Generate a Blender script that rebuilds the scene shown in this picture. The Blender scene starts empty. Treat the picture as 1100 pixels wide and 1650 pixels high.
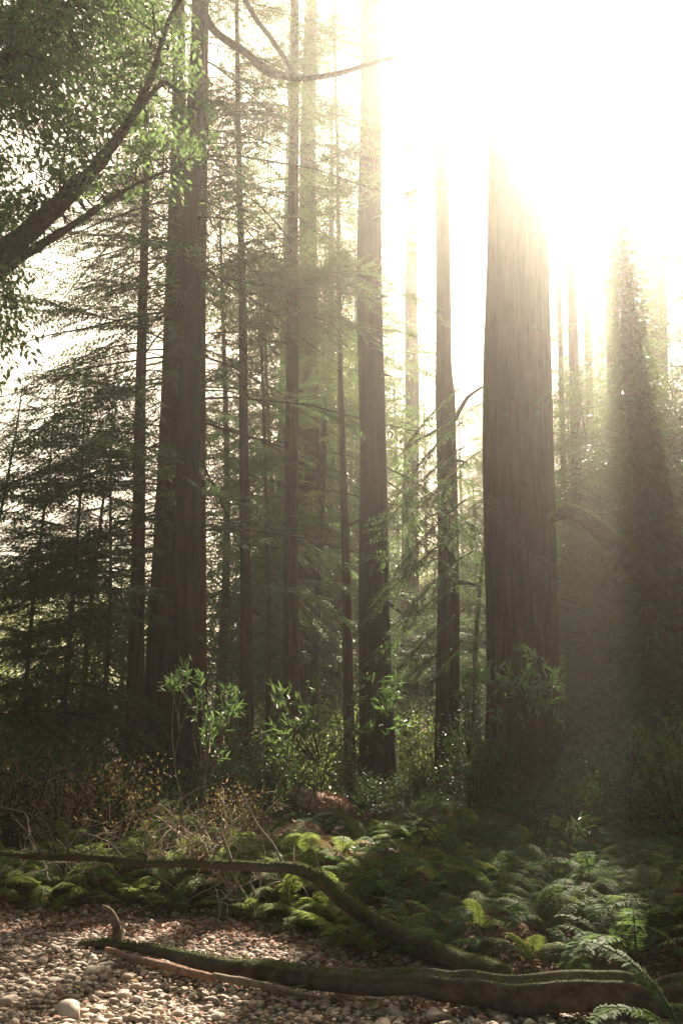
import bpy, math, random
import numpy as np
from mathutils import Vector, Matrix

# ------------------------------------------------------------------ camera, world, sun, exposure
SC = bpy.context.scene
COL = SC.collection
F = 1604.0                      # focal length in photo pixels (35 mm on a 36 mm tall frame, 1650 px)
PITCH = math.radians(13.0)
CAMZ = 1.7
cd = bpy.data.cameras.new('camera'); cam = bpy.data.objects.new('camera', cd); COL.objects.link(cam)
cd.sensor_fit = 'VERTICAL'; cd.sensor_height = 36.0; cd.lens = 35.0
cd.clip_start = 0.05; cd.clip_end = 2000.0
cam.location = (0, 0, CAMZ); cam.rotation_euler = (math.pi/2 + PITCH, 0, 0)
SC.camera = cam

SUN_AZ, SUN_EL = math.radians(16.6), math.radians(38.6)
w = bpy.data.worlds.new('World'); SC.world = w; w.use_nodes = True
nt = w.node_tree; bg = nt.nodes['Background']
sky = nt.nodes.new('ShaderNodeTexSky'); sky.sky_type = 'NISHITA'; sky.sun_disc = False
sky.sun_elevation = SUN_EL; sky.sun_rotation = SUN_AZ; sky.dust_density = 4.0; sky.air_density = 1.0; sky.ozone_density = 0.6
tint = nt.nodes.new('ShaderNodeMix'); tint.data_type = 'RGBA'; tint.blend_type = 'MULTIPLY'
tint.inputs[0].default_value = 1.0; tint.inputs[7].default_value = (1.0, 0.85, 0.63, 1)   # warm white balance
nt.links.new(sky.outputs[0], tint.inputs[6]); nt.links.new(tint.outputs[2], bg.inputs[0])
bg.inputs[1].default_value = 0.058
sl = bpy.data.lights.new('sun', 'SUN'); sun = bpy.data.objects.new('sun', sl); COL.objects.link(sun)
sl.energy = 5.0; sl.angle = math.radians(0.5); sl.color = (1.0, 0.87, 0.70)
SD = Vector((math.sin(SUN_AZ)*math.cos(SUN_EL), math.cos(SUN_AZ)*math.cos(SUN_EL), math.sin(SUN_EL)))
sun.rotation_euler = SD.to_track_quat('Z', 'Y').to_euler(); sun.location = (8, 30, 60)
SC.view_settings.view_transform = 'Standard'; SC.view_settings.look = 'None'
SC.view_settings.gamma = 1.0; SC.view_settings.exposure = 2.2
SC.view_settings.use_curve_mapping = False
HAZE_DENSITY = 0.0027; HAZE_G = 0.855
cy = SC.cycles
cy.use_denoising = True
cy.max_bounces = 6; cy.diffuse_bounces = 3; cy.glossy_bounces = 2; cy.transmission_bounces = 4
cy.volume_bounces = 0; cy.transparent_max_bounces = 8
cy.sample_clamp_indirect = 4.0
cy.caustics_reflective = False; cy.caustics_refractive = False

# ------------------------------------------------------------------ helpers: pixels of the photo -> points of the place
def ray(px, py):
    dx = (px-550.0)/F; dz = (825.0-py)/F
    return np.array([dx, math.cos(PITCH)-dz*math.sin(PITCH), math.sin(PITCH)+dz*math.cos(PITCH)])
def at(px, py, Y):
    d = ray(px, py); t = Y/d[1]
    return np.array([0, 0, CAMZ]) + t*d
def wid(wpx, py, Y):
    return wpx/F*Y/ray(550, py)[1]

def sm(x, a, b):
    t = np.clip((x-a)/(b-a), 0, 1); return t*t*(3-2*t)
def vnoise(x, y, s=0):
    x = np.asarray(x, float); y = np.asarray(y, float)
    xi = np.floor(x); yi = np.floor(y); fx = x-xi; fy = y-yi
    fx = fx*fx*(3-2*fx); fy = fy*fy*(3-2*fy)
    def h(a, b):
        v = np.sin(a*127.1+b*311.7+s*74.7)*43758.5453; return v-np.floor(v)
    return (h(xi, yi)*(1-fx)+h(xi+1, yi)*fx)*(1-fy)+(h(xi, yi+1)*(1-fx)+h(xi+1, yi+1)*fx)*fy
def bank(x):
    x = np.asarray(x, float)
    return 10.35 - 3.35*sm(x, -0.6, 1.0) + 0.25*np.sin(x*2.1) + 0.1*np.maximum(-x-2, 0)
def gh(x, y):
    x = np.asarray(x, float); y = np.asarray(y, float)
    b = bank(x)
    k = sm(y, b-0.25, b+1.1)
    z = 0.36*k + 0.010*np.maximum(y-b, 0)*(y < 400)
    z = z + k*0.22*(vnoise(x*.7, y*.7, 1)-.5) + k*0.10*(vnoise(x*2.3, y*2.3, 2)-.5)
    z = z + (1-k)*(0.10*(vnoise(x*.8, y*.8, 3)-.5) + 0.03*(vnoise(x*3, y*3, 4)-.5))
    z = z + 24*sm(x, 9, 75)*sm(y, 12, 50) + 34*sm(y, 75, 240)*sm(x, -60, 10)
    return z
TS = np.concatenate([np.arange(3, 40, .02), np.arange(40, 300, .25)])
def gpos(px, py):
    d = ray(px, py); P = np.array([0, 0, CAMZ])+TS[:, None]*d
    hit = np.nonzero(P[:, 2] <= gh(P[:, 0], P[:, 1]))[0]
    return P[hit[0]] if len(hit) else P[1900]

# ------------------------------------------------------------------ helpers: meshes
def mesh_np(name, V, faces, mats, matidx=None, smooth=True):
    """faces: list of (n,k) int arrays."""
    me = bpy.data.meshes.new(name)
    V = np.asarray(V, np.float32)
    me.vertices.add(len(V)); me.vertices.foreach_set('co', V.ravel())
    idx = np.concatenate([f.ravel() for f in faces]).astype(np.int32)
    cnt = np.concatenate([np.full(len(f), f.shape[1]) for f in faces]).astype(np.int32)
    me.loops.add(len(idx)); me.loops.foreach_set('vertex_index', idx)
    st = np.concatenate([[0], np.cumsum(cnt)[:-1]]).astype(np.int32)
    me.polygons.add(len(cnt)); me.polygons.foreach_set('loop_start', st)
    if matidx is not None: me.polygons.foreach_set('material_index', np.asarray(matidx, np.int32))
    me.polygons.foreach_set('use_smooth', np.full(len(cnt), smooth))
    for m in (mats if isinstance(mats, (list, tuple)) else [mats]): me.materials.append(m)
    me.update(calc_edges=True); me.validate()
    return me
class Geo:
    def __init__(s): s.V = []; s.Q = []; s.T = []; s.mq = []; s.mt = []; s.n = 0
    def add(s, V, Q=None, T=None, m=0):
        V = np.asarray(V).reshape(-1, 3)
        if Q is not None and len(Q): s.Q.append(np.asarray(Q)+s.n); s.mq.append(np.full(len(Q), m))
        if T is not None and len(T): s.T.append(np.asarray(T)+s.n); s.mt.append(np.full(len(T), m))
        s.V.append(V); s.n += len(V)
    def arrays(s):
        V = np.concatenate(s.V) if s.V else np.zeros((0, 3))
        fs = []; ms = []
        if s.Q: fs.append(np.concatenate(s.Q)); ms += s.mq
        if s.T: fs.append(np.concatenate(s.T)); ms += s.mt
        return V, fs, np.concatenate(ms)
    def mesh(s, name, mats, smooth=True):
        V, fs, ms = s.arrays(); return mesh_np(name, V, fs, mats, ms, smooth)
def link(name, me, parent=None, loc=None):
    o = bpy.data.objects.new(name, me); COL.objects.link(o)
    if parent is not None: o.parent = parent
    if loc is not None: o.location = loc
    return o
def tag(o, label=None, cat=None, group=None, kind=None):
    if label: o['label'] = label
    if cat: o['category'] = cat
    if group: o['group'] = group
    if kind: o['kind'] = kind
    return o
def thing(name, label, cat, loc=(0, 0, 0), group=None, rz=0.0):
    o = bpy.data.objects.new(name, None); COL.objects.link(o); o.location = loc; o.rotation_euler = (0, 0, rz)
    o.empty_display_size = .2
    return tag(o, label, cat, group)
def norm(v):
    v = np.asarray(v, float); return v/np.maximum(np.linalg.norm(v, axis=-1, keepdims=True), 1e-9)
def spline(P, n, R=None):
    P = np.asarray(P, float)
    X = np.column_stack([P, R]) if R is not None else P
    k = len(X); E = np.vstack([2*X[0]-X[1], X, 2*X[-1]-X[-2]])
    out = []
    for u in np.linspace(0, k-1, n):
        i = min(int(u), k-2); t = u-i
        a, b, c, d = E[i], E[i+1], E[i+2], E[i+3]
        out.append(.5*(2*b+(c-a)*t+(2*a-5*b+4*c-d)*t*t+(3*b-a-3*c+d)*t**3))
    out = np.array(out)
    if R is not None: return out[:, :-1], np.maximum(out[:, -1], min(R)*.5)
    return out
def tube(P, R, seg=8, rfun=None, cap=True):
    """tube along P with radii R; rfun(theta, s) multiplies the radius."""
    P = np.asarray(P, float); n = len(P); R = np.broadcast_to(np.asarray(R, float), (n,))
    T = norm(np.gradient(P, axis=0))
    a = np.array([1., 0, 0]) if abs(T[0][0]) < .8 else np.array([0, 1., 0])
    U = np.zeros((n, 3)); u = norm(a-T[0]*np.dot(a, T[0]))
    for i in range(n):
        u = norm(u-T[i]*np.dot(u, T[i])); U[i] = u
    W = np.cross(T, U)
    th = np.arange(seg)*2*math.pi/seg
    S = np.concatenate([[0], np.cumsum(np.linalg.norm(np.diff(P, axis=0), axis=1))])
    k = np.ones((n, seg))
    if rfun is not None: k = rfun(th[None, :]*np.ones((n, 1)), S[:, None]*np.ones((1, seg)))
    rr = R[:, None]*k
    V = P[:, None, :] + rr[..., None]*(np.cos(th)[None, :, None]*U[:, None, :]+np.sin(th)[None, :, None]*W[:, None, :])
    V = V.reshape(-1, 3)
    i, j = np.meshgrid(np.arange(n-1), np.arange(seg), indexing='ij'); j2 = (j+1) % seg
    Q = np.stack([i*seg+j, i*seg+j2, (i+1)*seg+j2, (i+1)*seg+j], -1).reshape(-1, 4)
    Tt = None
    if cap:
        V = np.vstack([V, P[0], P[-1]]); c0 = n*seg; jj = np.arange(seg)
        Tt = np.vstack([np.column_stack([np.full(seg, c0), (jj+1) % seg, jj]),
                        np.column_stack([np.full(seg, c0+1), (n-1)*seg+jj, (n-1)*seg+(jj+1) % seg])])
    return V, Q, Tt
def leaves(P, D, N, L, W, bend=0.0):
    """kite leaves: base P, direction D, normal N."""
    P = np.asarray(P, float); n = len(P); D = norm(D); S = norm(np.cross(D, N)); N = np.cross(S, D)
    L = np.broadcast_to(L, (n,))[:, None]; W = np.broadcast_to(W, (n,))[:, None]
    V = np.stack([P, P+.42*L*D+.5*W*S+.06*L*N, P+L*D-bend*L*N, P+.42*L*D-.5*W*S+.06*L*N], 1).reshape(-1, 3)
    Q = np.arange(4*n).reshape(n, 4)
    return V, Q
def rot_axes(az, pitch, roll=0.0):
    return np.array(Matrix.Rotation(az, 3, 'Z') @ Matrix.Rotation(-pitch, 3, 'Y') @ Matrix.Rotation(roll, 3, 'X'))

# ------------------------------------------------------------------ materials
def newmat(name):
    m = bpy.data.materials.new(name); m.use_nodes = True
    t = m.node_tree; return m, t, t.nodes['Principled BSDF'], t.nodes['Material Output']
def ramp(t, src, stops):
    r = t.nodes.new('ShaderNodeValToRGB'); t.links.new(src, r.inputs[0])
    e = r.color_ramp.elements
    while len(e) < len(stops): e.new(.5)
    for k, (p, c) in zip(e, stops): k.position = p; k.color = (*c, 1)
    return r.outputs[0]
def noise(t, scale, detail=4, vec=None, rough=.55):
    n = t.nodes.new('ShaderNodeTexNoise'); n.inputs['Scale'].default_value = scale; n.inputs['Detail'].default_value = detail
    n.inputs['Roughness'].default_value = rough
    if vec is not None: t.links.new(vec, n.inputs['Vector'])
    return n.outputs['Fac']
def objvec(t, sc=(1, 1, 1)):
    c = t.nodes.new('ShaderNodeTexCoord'); mp = t.nodes.new('ShaderNodeMapping'); mp.inputs['Scale'].default_value = sc
    t.links.new(c.outputs['Object'], mp.inputs[0]); return mp.outputs[0]
def mixc(t, f, a, b, mode='MIX'):
    m = t.nodes.new('ShaderNodeMix'); m.data_type = 'RGBA'; m.blend_type = mode
    for s, i in ((f, 0), (a, 6), (b, 7)):
        if isinstance(s, (int, float)): m.inputs[i].default_value = s
        elif isinstance(s, tuple): m.inputs[i].default_value = (*s, 1)
        else: t.links.new(s, m.inputs[i])
    return m.outputs[2]
def bump(t, p, h, strength=.6, dist=.03):
    b = t.nodes.new('ShaderNodeBump'); b.inputs['Strength'].default_value = strength; b.inputs['Distance'].default_value = dist
    t.links.new(h, b.inputs['Height']); t.links.new(b.outputs[0], p.inputs['Normal'])
def bark_mat(name, c0, c1, c2, moss=0.0, zs=.055, sc=13.0, ys=1.0, bp=.9):
    m, t, p, o = newmat(name)
    v = objvec(t, (1, ys, zs))
    n1 = noise(t, sc, 8, v, .65); n2 = noise(t, 1.1, 3, objvec(t, (1, 1, .35)))
    col = ramp(t, n1, [(.36, c0), (.50, c1), (.68, c2)])
    col = mixc(t, ramp(t, n2, [(.42, (0, 0, 0)), (.62, (1, 1, 1))]), col, mixc(t, .62, col, tuple(.40*x for x in c1)))
    col = mixc(t, ramp(t, noise(t, .55, 4, objvec(t, (1, 1, .6))), [(.50, (0, 0, 0)), (.68, (.55, .55, .55))]), col, (c2[0]*1.1, c2[1]*1.25, c2[2]*1.4))
    if moss:
        g = t.nodes.new('ShaderNodeNewGeometry'); sx = t.nodes.new('ShaderNodeSeparateXYZ'); t.links.new(g.outputs['Normal'], sx.inputs[0])
        a = t.nodes.new('ShaderNodeMath'); a.operation = 'MULTIPLY_ADD'; a.inputs[1].default_value = .45; t.links.new(sx.outputs[2], a.inputs[0])
        t.links.new(noise(t, 3.0, 5, objvec(t)), a.inputs[2])
        f = ramp(t, a.outputs[0], [(.75-moss, (0, 0, 0)), (.95-moss, (1, 1, 1))])
        mg = ramp(t, noise(t, 40, 4, objvec(t)), [(.3, (.024, .030, .009)), (.7, (.072, .080, .024))])
        col = mixc(t, f, col, mg)
    t.links.new(col, p.inputs['Base Color']); p.inputs['Roughness'].default_value = .92; p.inputs['Specular IOR Level'].default_value = .2
    bump(t, p, noise(t, sc*2.2, 6, objvec(t, (1, ys, zs*.8)), .7), bp, .035)
    return m
def leaf_mat(name, cols, trans, rough=.55, tw=.45, spec=.3):
    """cols: two leaf colours, picked leaf by leaf; trans: colour of the light that comes through."""
    m, t, p, o = newmat(name)
    g = t.nodes.new('ShaderNodeNewGeometry')
    col = ramp(t, g.outputs['Random Per Island'], [(0.0, cols[0]), (.55, cols[1])] + ([(.93, cols[1]), (.97, cols[2])] if len(cols) > 2 else []))
    ob = t.nodes.new('ShaderNodeObjectInfo')
    hs = t.nodes.new('ShaderNodeHueSaturation')
    mr = t.nodes.new('ShaderNodeMapRange'); mr.inputs['To Min'].default_value = .75; mr.inputs['To Max'].default_value = 1.25
    t.links.new(ob.outputs['Random'], mr.inputs[0]); t.links.new(mr.outputs[0], hs.inputs['Value']); t.links.new(col, hs.inputs['Color'])
    t.links.new(hs.outputs[0], p.inputs['Base Color']); p.inputs['Roughness'].default_value = rough; p.inputs['Specular IOR Level'].default_value = spec
    tr = t.nodes.new('ShaderNodeBsdfTranslucent'); tr.inputs[0].default_value = (*trans, 1)
    mx = t.nodes.new('ShaderNodeMixShader'); mx.inputs[0].default_value = tw
    t.links.new(p.outputs[0], mx.inputs[1]); t.links.new(tr.outputs[0], mx.inputs[2]); t.links.new(mx.outputs[0], o.inputs[0])
    return m
REDBARK = bark_mat('redwood_bark', (.012, .007, .005), (.066, .030, .019), (.155, .076, .048))
GREYBARK = bark_mat('grey_bark', (.022, .018, .015), (.075, .062, .050), (.15, .125, .10), zs=.5)
MOSSBARK = bark_mat('mossy_bark', (.022, .018, .012), (.070, .055, .038), (.13, .10, .07), moss=.16, zs=1, sc=7)
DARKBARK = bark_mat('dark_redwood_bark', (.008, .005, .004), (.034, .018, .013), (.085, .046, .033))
MOSSLOG = bark_mat('half_mossy_log', (.018, .014, .010), (.075, .052, .038), (.16, .115, .085), moss=.02, zs=1, sc=9)
LIMBBARK = bark_mat('limb_bark', (.02, .018, .015), (.06, .05, .042), (.11, .095, .08), moss=.12, zs=1, sc=14)
DEADWOOD = bark_mat('dead_wood', (.07, .05, .035), (.20, .15, .105), (.36, .29, .215), zs=1, sc=18)
REDWOODLOG_LIT = bark_mat('red_wood_sun_tone', (.13, .055, .035), (.40, .235, .165), (.60, .42, .32), zs=1.2, sc=20, ys=.10, bp=1.0)  # red rotting wood, lightened to stand in for sun on the log
TWIG_LIT = bark_mat('bare_twig_sun_tone', (.24, .18, .13), (.48, .385, .285), (.62, .52, .41), zs=1, sc=18)  # twig wood with the sun's glow put into its colour
REDWOODLOG = bark_mat('red_rotting_wood', (.07, .03, .02), (.26, .13, .085), (.46, .29, .21), zs=1, sc=15, bp=1.0)
TWIGMAT = bark_mat('twig_bark', (.025, .018, .013), (.06, .045, .035), (.10, .08, .06), zs=1, sc=20)
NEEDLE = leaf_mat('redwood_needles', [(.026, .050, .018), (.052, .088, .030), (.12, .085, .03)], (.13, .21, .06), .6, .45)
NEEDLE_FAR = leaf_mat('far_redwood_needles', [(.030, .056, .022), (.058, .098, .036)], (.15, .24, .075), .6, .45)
OAKLEAF = leaf_mat('overhanging_leaves', [(.042, .080, .028), (.078, .125, .045)], (.17, .27, .085), .45, .5, .3)
BAYLEAF = leaf_mat('bay_leaves', [(.045, .095, .030), (.090, .160, .055)], (.16, .28, .07), .38, .35, .5)
BUSHLEAF = leaf_mat('bush_leaves', [(.025, .055, .018), (.060, .100, .032)], (.12, .20, .05), .45, .4, .4)
PALELEAF = leaf_mat('pale_green_leaves', [(.060, .095, .030), (.11, .15, .05)], (.30, .38, .10), .5, .5)
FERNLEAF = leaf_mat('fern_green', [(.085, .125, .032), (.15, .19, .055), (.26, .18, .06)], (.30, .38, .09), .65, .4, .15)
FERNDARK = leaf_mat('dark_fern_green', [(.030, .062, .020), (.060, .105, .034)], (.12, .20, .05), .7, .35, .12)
MOSSMAT = leaf_mat('moss', [(.028, .036, .010), (.070, .080, .022)], (.10, .12, .03), .8, .3, .1)
LIMBMOSS_LIT = leaf_mat('limb_moss_sun_tone', [(.070, .095, .022), (.15, .18, .050)], (.20, .25, .06), .8, .35, .1)  # moss colour brightened in place of sun on the limb
LITTERMAT = leaf_mat('leaf_litter', [(.17, .070, .044), (.32, .165, .115), (.40, .25, .13)], (.12, .06, .03), .75, .15, .2)
YELLOW = leaf_mat('yellow_maple_leaf', [(.55, .36, .07), (.62, .42, .12)], (.5, .33, .06), .6, .3)
ORANGE = leaf_mat('orange_maple_leaf', [(.42, .17, .05), (.5, .24, .08)], (.4, .16, .04), .6, .3)

def stone_mat(name, base):
    m, t, p, o = newmat(name)
    ob = t.nodes.new('ShaderNodeObjectInfo'); g = t.nodes.new('ShaderNodeNewGeometry')
    ad = t.nodes.new('ShaderNodeMath'); ad.operation = 'ADD'; t.links.new(ob.outputs['Random'], ad.inputs[0]); t.links.new(g.outputs['Random Per Island'], ad.inputs[1])
    fr = t.nodes.new('ShaderNodeMath'); fr.operation = 'FRACT'; t.links.new(ad.outputs[0], fr.inputs[0])
    c = ramp(t, fr.outputs[0], [(0, tuple(.36*x for x in base)), (.3, tuple(.75*x for x in base)), (.6, (base[0]*1.1, base[1], base[2]*.92)), (.85, tuple(1.3*x for x in base)), (1, (base[0]*.8, base[1]*.86, base[2]*.88))])
    n = noise(t, 30, 5, objvec(t))
    c = mixc(t, .55, c, ramp(t, n, [(.3, (.35, .33, .30)), (.65, (1, 1, 1))]), 'MULTIPLY')
    t.links.new(c, p.inputs['Base Color']); p.inputs['Roughness'].default_value = .75; p.inputs['Specular IOR Level'].default_value = .35
    bump(t, p, noise(t, 55, 5, objvec(t)), .35, .01)
    return m
STONE = stone_mat('creek_stone', (.44, .36, .285))
m, t, p, o = newmat('forest_floor')
geo = t.nodes.new('ShaderNodeNewGeometry')
n1 = noise(t, 1.3, 6, objvec(t)); n2 = noise(t, 26, 6, objvec(t), .7)
c = ramp(t, n2, [(.28, (.022, .015, .010)), (.5, (.085, .052, .034)), (.75, (.19, .125, .085))])
c = mixc(t, ramp(t, n1, [(.45, (0, 0, 0)), (.65, (1, 1, 1))]), c, ramp(t, n2, [(.3, (.02, .022, .010)), (.7, (.085, .085, .04))]))
t.links.new(c, p.inputs['Base Color']); p.inputs['Roughness'].default_value = .95; p.inputs['Specular IOR Level'].default_value = .1
bump(t, p, n2, .8, .04)
FLOORMAT = m

# ------------------------------------------------------------------ ground sheet
def build_ground():
    xs = np.concatenate([-np.geomspace(400, 12.5, 40), np.linspace(-12, 12, 170), np.geomspace(12.5, 400, 40)])
    ys = np.concatenate([-np.geomspace(250, 6.5, 18), np.linspace(-6, 4, 12), np.linspace(4.2, 26, 200), np.geomspace(26.5, 700, 70)])
    X, Y = np.meshgrid(xs, ys, indexing='ij'); Z = gh(X, Y)
    near = (np.abs(X) < 12) & (Y > 4) & (Y < 26)
    Z = Z + near*0.03*(vnoise(X*9, Y*9, 7)-.5)
    V = np.stack([X, Y, Z], -1).reshape(-1, 3); n, k = len(xs), len(ys)
    i, j = np.meshgrid(np.arange(n-1), np.arange(k-1), indexing='ij')
    Q = np.stack([i*k+j, (i+1)*k+j, (i+1)*k+j+1, i*k+j+1], -1).reshape(-1, 4)
    o = link('ground', mesh_np('ground', V, [Q], FLOORMAT)); o['kind'] = 'structure'
build_ground()

# ------------------------------------------------------------------ foliage building blocks
def redwood_spray(seed, L=3.0, leafL=.10, leafW=.040, pairs=13, droop=.26, full=1.0):
    """one redwood branch along +X: axis, side twigs in a flat drooping spray, flat needle sprigs."""
    r = np.random.default_rng(seed); g = Geo()
    s = np.linspace(0, 1, 7)
    ax = np.column_stack([s*L, .06*L*np.sin(s*3+seed)*s, -droop*L*s**1.8])
    g.add(*tube(ax, np.linspace(.012*L**.5, .003, 7), 4, cap=False)[:2], m=1)
    P, D, N, LL = [], [], [], []
    for k in range(pairs):
        f0 = .10+.88*(k+r.uniform(0, .7))/pairs
        for sd in (-1, 1):
            if r.random() > full: continue
            f = min(f0+r.uniform(0, .03), .99); b = np.array([np.interp(f, s, ax[:, i]) for i in range(3)])
            tl = L*(.10+.34*math.sin(math.pi*min(1, (1-f)*.75+.12)))*r.uniform(.65, 1.15)
            a = sd*math.radians(r.uniform(38, 62)); u = np.linspace(0, 1, 3)
            tw = b+np.column_stack([u*tl*math.cos(a)+.12*tl*u**2, u*tl*math.sin(a)-sd*.10*tl*u**2, -u**1.7*tl*r.uniform(.15, .5)])
            g.add(*tube(tw, np.linspace(.005, .002, 3), 3, cap=False)[:2], m=1)
            td = norm(tw[-1]-tw[0]); nl = max(4, int(tl/(leafL*.42)))
            uu = (np.arange(nl)+.6)/nl
            pp = np.column_stack([np.interp(uu, u, tw[:, i]) for i in range(3)])
            sgn = np.where(np.arange(nl) % 2, 1., -1.)
            side = norm(np.cross(td, [0, 0, 1.]))
            dd = td[None]*r.uniform(.45, .9, (nl, 1))+sgn[:, None]*side[None]*r.uniform(.6, 1.1, (nl, 1))+np.column_stack([np.zeros(nl), np.zeros(nl), r.uniform(-.5, .15, nl)])
            P.append(pp); D.append(dd); N.append(np.array([0, 0, 1.])+r.normal(0, .35, (nl, 3))); LL.append(leafL*r.uniform(.7, 1.35, nl))
    P = np.vstack(P); D = np.vstack(D); N = np.vstack(N); LL = np.concatenate(LL)
    g.add(*leaves(P, D, N, LL, LL*leafW/leafL, .1))
    return g
SPRAYS = [redwood_spray(i).arrays() for i in range(5)]
SPRAYS_OPEN = [redwood_spray(20+i, 3.4, .10, .036, 11, .32, .72).arrays() for i in range(4)]
SPRAYS_MID = [redwood_spray(30+i, 3.0, .15, .062, 11, .30).arrays() for i in range(4)]
SPRAYS_FAR = [redwood_spray(40+i, 3.0, .17, .06, 9, .25).arrays() for i in range(4)]

def place_sprays(g, lib, items, seed=0):
    """items: (base point, azimuth, pitch, scale)."""
    r = np.random.default_rng(seed)
    for (b, az, pi_, sc) in items:
        V, fs, ms = lib[r.integers(len(lib))]
        M = rot_axes(az, pi_, r.uniform(-.4, .4))
        VV = (V*np.array([sc, sc*r.uniform(.85, 1.15), sc]))@M.T+b
        q = fs[0]; base = g.n
        g.V.append(VV); g.n += len(VV); g.Q.append(q+base); g.mq.append(ms)
def crown_items(r, n, z0, z1, lmax, ctr=lambda z: (0, 0), trunk_r=lambda z: .2, top=.15, spread=None, low=.7, pw=.8):
    it = []
    for i in range(n):
        f = (i+r.random())/n; z = z0+(z1-z0)*f**1.05
        az = r.uniform(0, 2*math.pi) if spread is None else spread[0]+r.normal(0, spread[1])
        ln = lmax*(top+(1-top)*(1-f)**pw)*(low+(1-low)*min(1, f*6))*r.uniform(.65, 1.2)
        c = ctr(z); k = trunk_r(z)*.8
        it.append((np.array([c[0]+k*math.cos(az), c[1]+k*math.sin(az), z]), az, math.radians(r.uniform(-22, 12)+18*f), ln/3.0))
    return it

def flute(seed, n=11, amp=.07, flare=0.0, seg=24):
    r = np.random.default_rng(seed); ph = r.uniform(0, 6.28, 6); k = r.integers(2, max(4, n), 6); a = r.uniform(.3, 1, 6); tw = r.uniform(-.06, .06, 6)
    def fn(th, s):
        v = sum(a[i]*np.cos(k[i]*th+ph[i]+tw[i]*s+.5*np.sin(s*.35+ph[i])) for i in range(6))/a.sum()
        fine = vnoise(th*seg/6.2832*.62+seed*3.1, s*.22, seed)-.5
        fine = fine*np.minimum(1, np.minimum(th, 2*math.pi-th)*3)
        return 1+amp*v+amp*1.5*fine+flare*np.exp(-s/1.0)*(1+.8*np.cos(4*th+ph[0])*.5)
    return fn

# ------------------------------------------------------------------ redwoods of the middle ground: trunk traced as a column at its own distance
def axis_from(Y, pts, ztop):
    """pts: (px, py, width px) down the trunk -> list of centres and radii at plane Y, lengthened to ztop and into the soil."""
    pts = sorted(pts, key=lambda q: -q[1])
    C = np.array([at(a, b, Y) for a, b, _ in pts]); R = np.array([wid(c, b, Y)/2 for a, b, c in pts])
    zg = float(gh(C[0][0], Y))
    base = C[0]+(C[0]-C[1])/max(C[1][2]-C[0][2], .1)*(C[0][2]-zg+.25)*(1 if C[0][2] > zg-.25 else 0)
    base = np.array([base[0], Y, zg-.25])
    if C[0][2] < zg+.1: C = C[1:] if len(C) > 2 else C; R = R[1:] if len(R) > len(C) else R
    C = np.vstack([base, C]); R = np.concatenate([[R[0]*1.08], R])
    if ztop > C[-1][2]+.5:
        d = (C[-1]-C[1])/max(C[-1][2]-C[1][2], .5)
        e = C[-1]+d*(ztop-C[-1][2])
        md = (C[-1]+e)/2
        C = np.vstack([C, md, e]); R = np.concatenate([R, [R[-1]*.72, R[-1]*.3]])
    return C, R
def column_tree(name, label, Y, pts, ztop, mat=REDBARK, seed=0, seg=28, amp=.06, flare=.18, group=None, cat='tree', rings=60):
    C, R = axis_from(Y, pts, ztop)
    zz = np.linspace(0, 1, rings)**1.25*(C[-1][2]-C[0][2])+C[0][2]
    P = np.column_stack([np.interp(zz, C[:, 2], C[:, 0]), np.interp(zz, C[:, 2], C[:, 1]), zz])
    P[:, 0] += R[0]*(.05*np.sin(zz*.8+seed)+.07*np.sin(zz*.31+seed*2.3)); P[:, 1] += R[0]*.08*np.sin(zz*.4+seed); Rr = np.interp(zz, C[:, 2], R)
    root = thing(name, label, cat, tuple(C[0]), group)
    g = Geo(); g.add(*tube(P-C[0], Rr, seg, flute(seed, 12 if seg > 20 else 7, amp, flare, seg)))
    link('trunk', g.mesh('trunk', mat), root)
    ctr = lambda z: (float(np.interp(z+C[0][2], zz, P[:, 0])-C[0][0]), float(np.interp(z+C[0][2], zz, P[:, 1])-C[0][1]))
    rad = lambda z: float(np.interp(z+C[0][2], zz, Rr))
    return root, ctr, rad
def add_crown(root, items, lib, mats, seed=0, name='crown'):
    g = Geo(); place_sprays(g, lib, items, seed)
    return link(name, g.mesh(name, mats), root)
def dead_branch(r, L, droop=.25):
    n = 7; s = np.linspace(0, 1, n)
    P = np.column_stack([s*L, np.cumsum(r.normal(0, .02*L, n)), -droop*L*s**1.5+np.cumsum(r.normal(0, .012*L, n))]); P -= P[0]
    g = Geo(); g.add(*tube(P, np.linspace(.015, .004, n)*(.5+L/4), 5))
    for k in range(int(2+L*2.5)):
        f = r.uniform(.25, .95); b = np.array([np.interp(f, s, P[:, i]) for i in range(3)]); l2 = L*.3*r.uniform(.3, 1)*(1.15-f)
        a = r.choice([-1, 1])*r.uniform(.5, 1.1); u = np.linspace(0, 1, 4)
        g.add(*tube(b+np.column_stack([u*l2*math.cos(a), u*l2*math.sin(a), -u*u*l2*r.uniform(-.2, .5)]), np.linspace(.006, .0025, 4), 3))
    return g
RB = np.random.default_rng(5)
DEAD = [dead_branch(RB, L).mesh('branch', TWIGMAT) for L in (1.4, 1.9, 2.4, 3.0)]
def add_dead(root, ctr, rad, n, z0, z1, seed, azs=None, scale=1.0):
    r = np.random.default_rng(seed)
    for i in range(n):
        z = z0+(z1-z0)*(i+r.random())/n; az = r.uniform(0, 6.28) if azs is None else azs+r.normal(0, .8)
        c = ctr(z); o = link('branch', DEAD[r.integers(4)], root, (c[0]+rad(z)*.7*math.cos(az), c[1]+rad(z)*.7*math.sin(az), z))
        o.rotation_euler = (r.uniform(-.4, .4), r.uniform(-.1, .45), az); k = scale*r.uniform(.7, 1.3); o.scale = (k, k, k)

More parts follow.
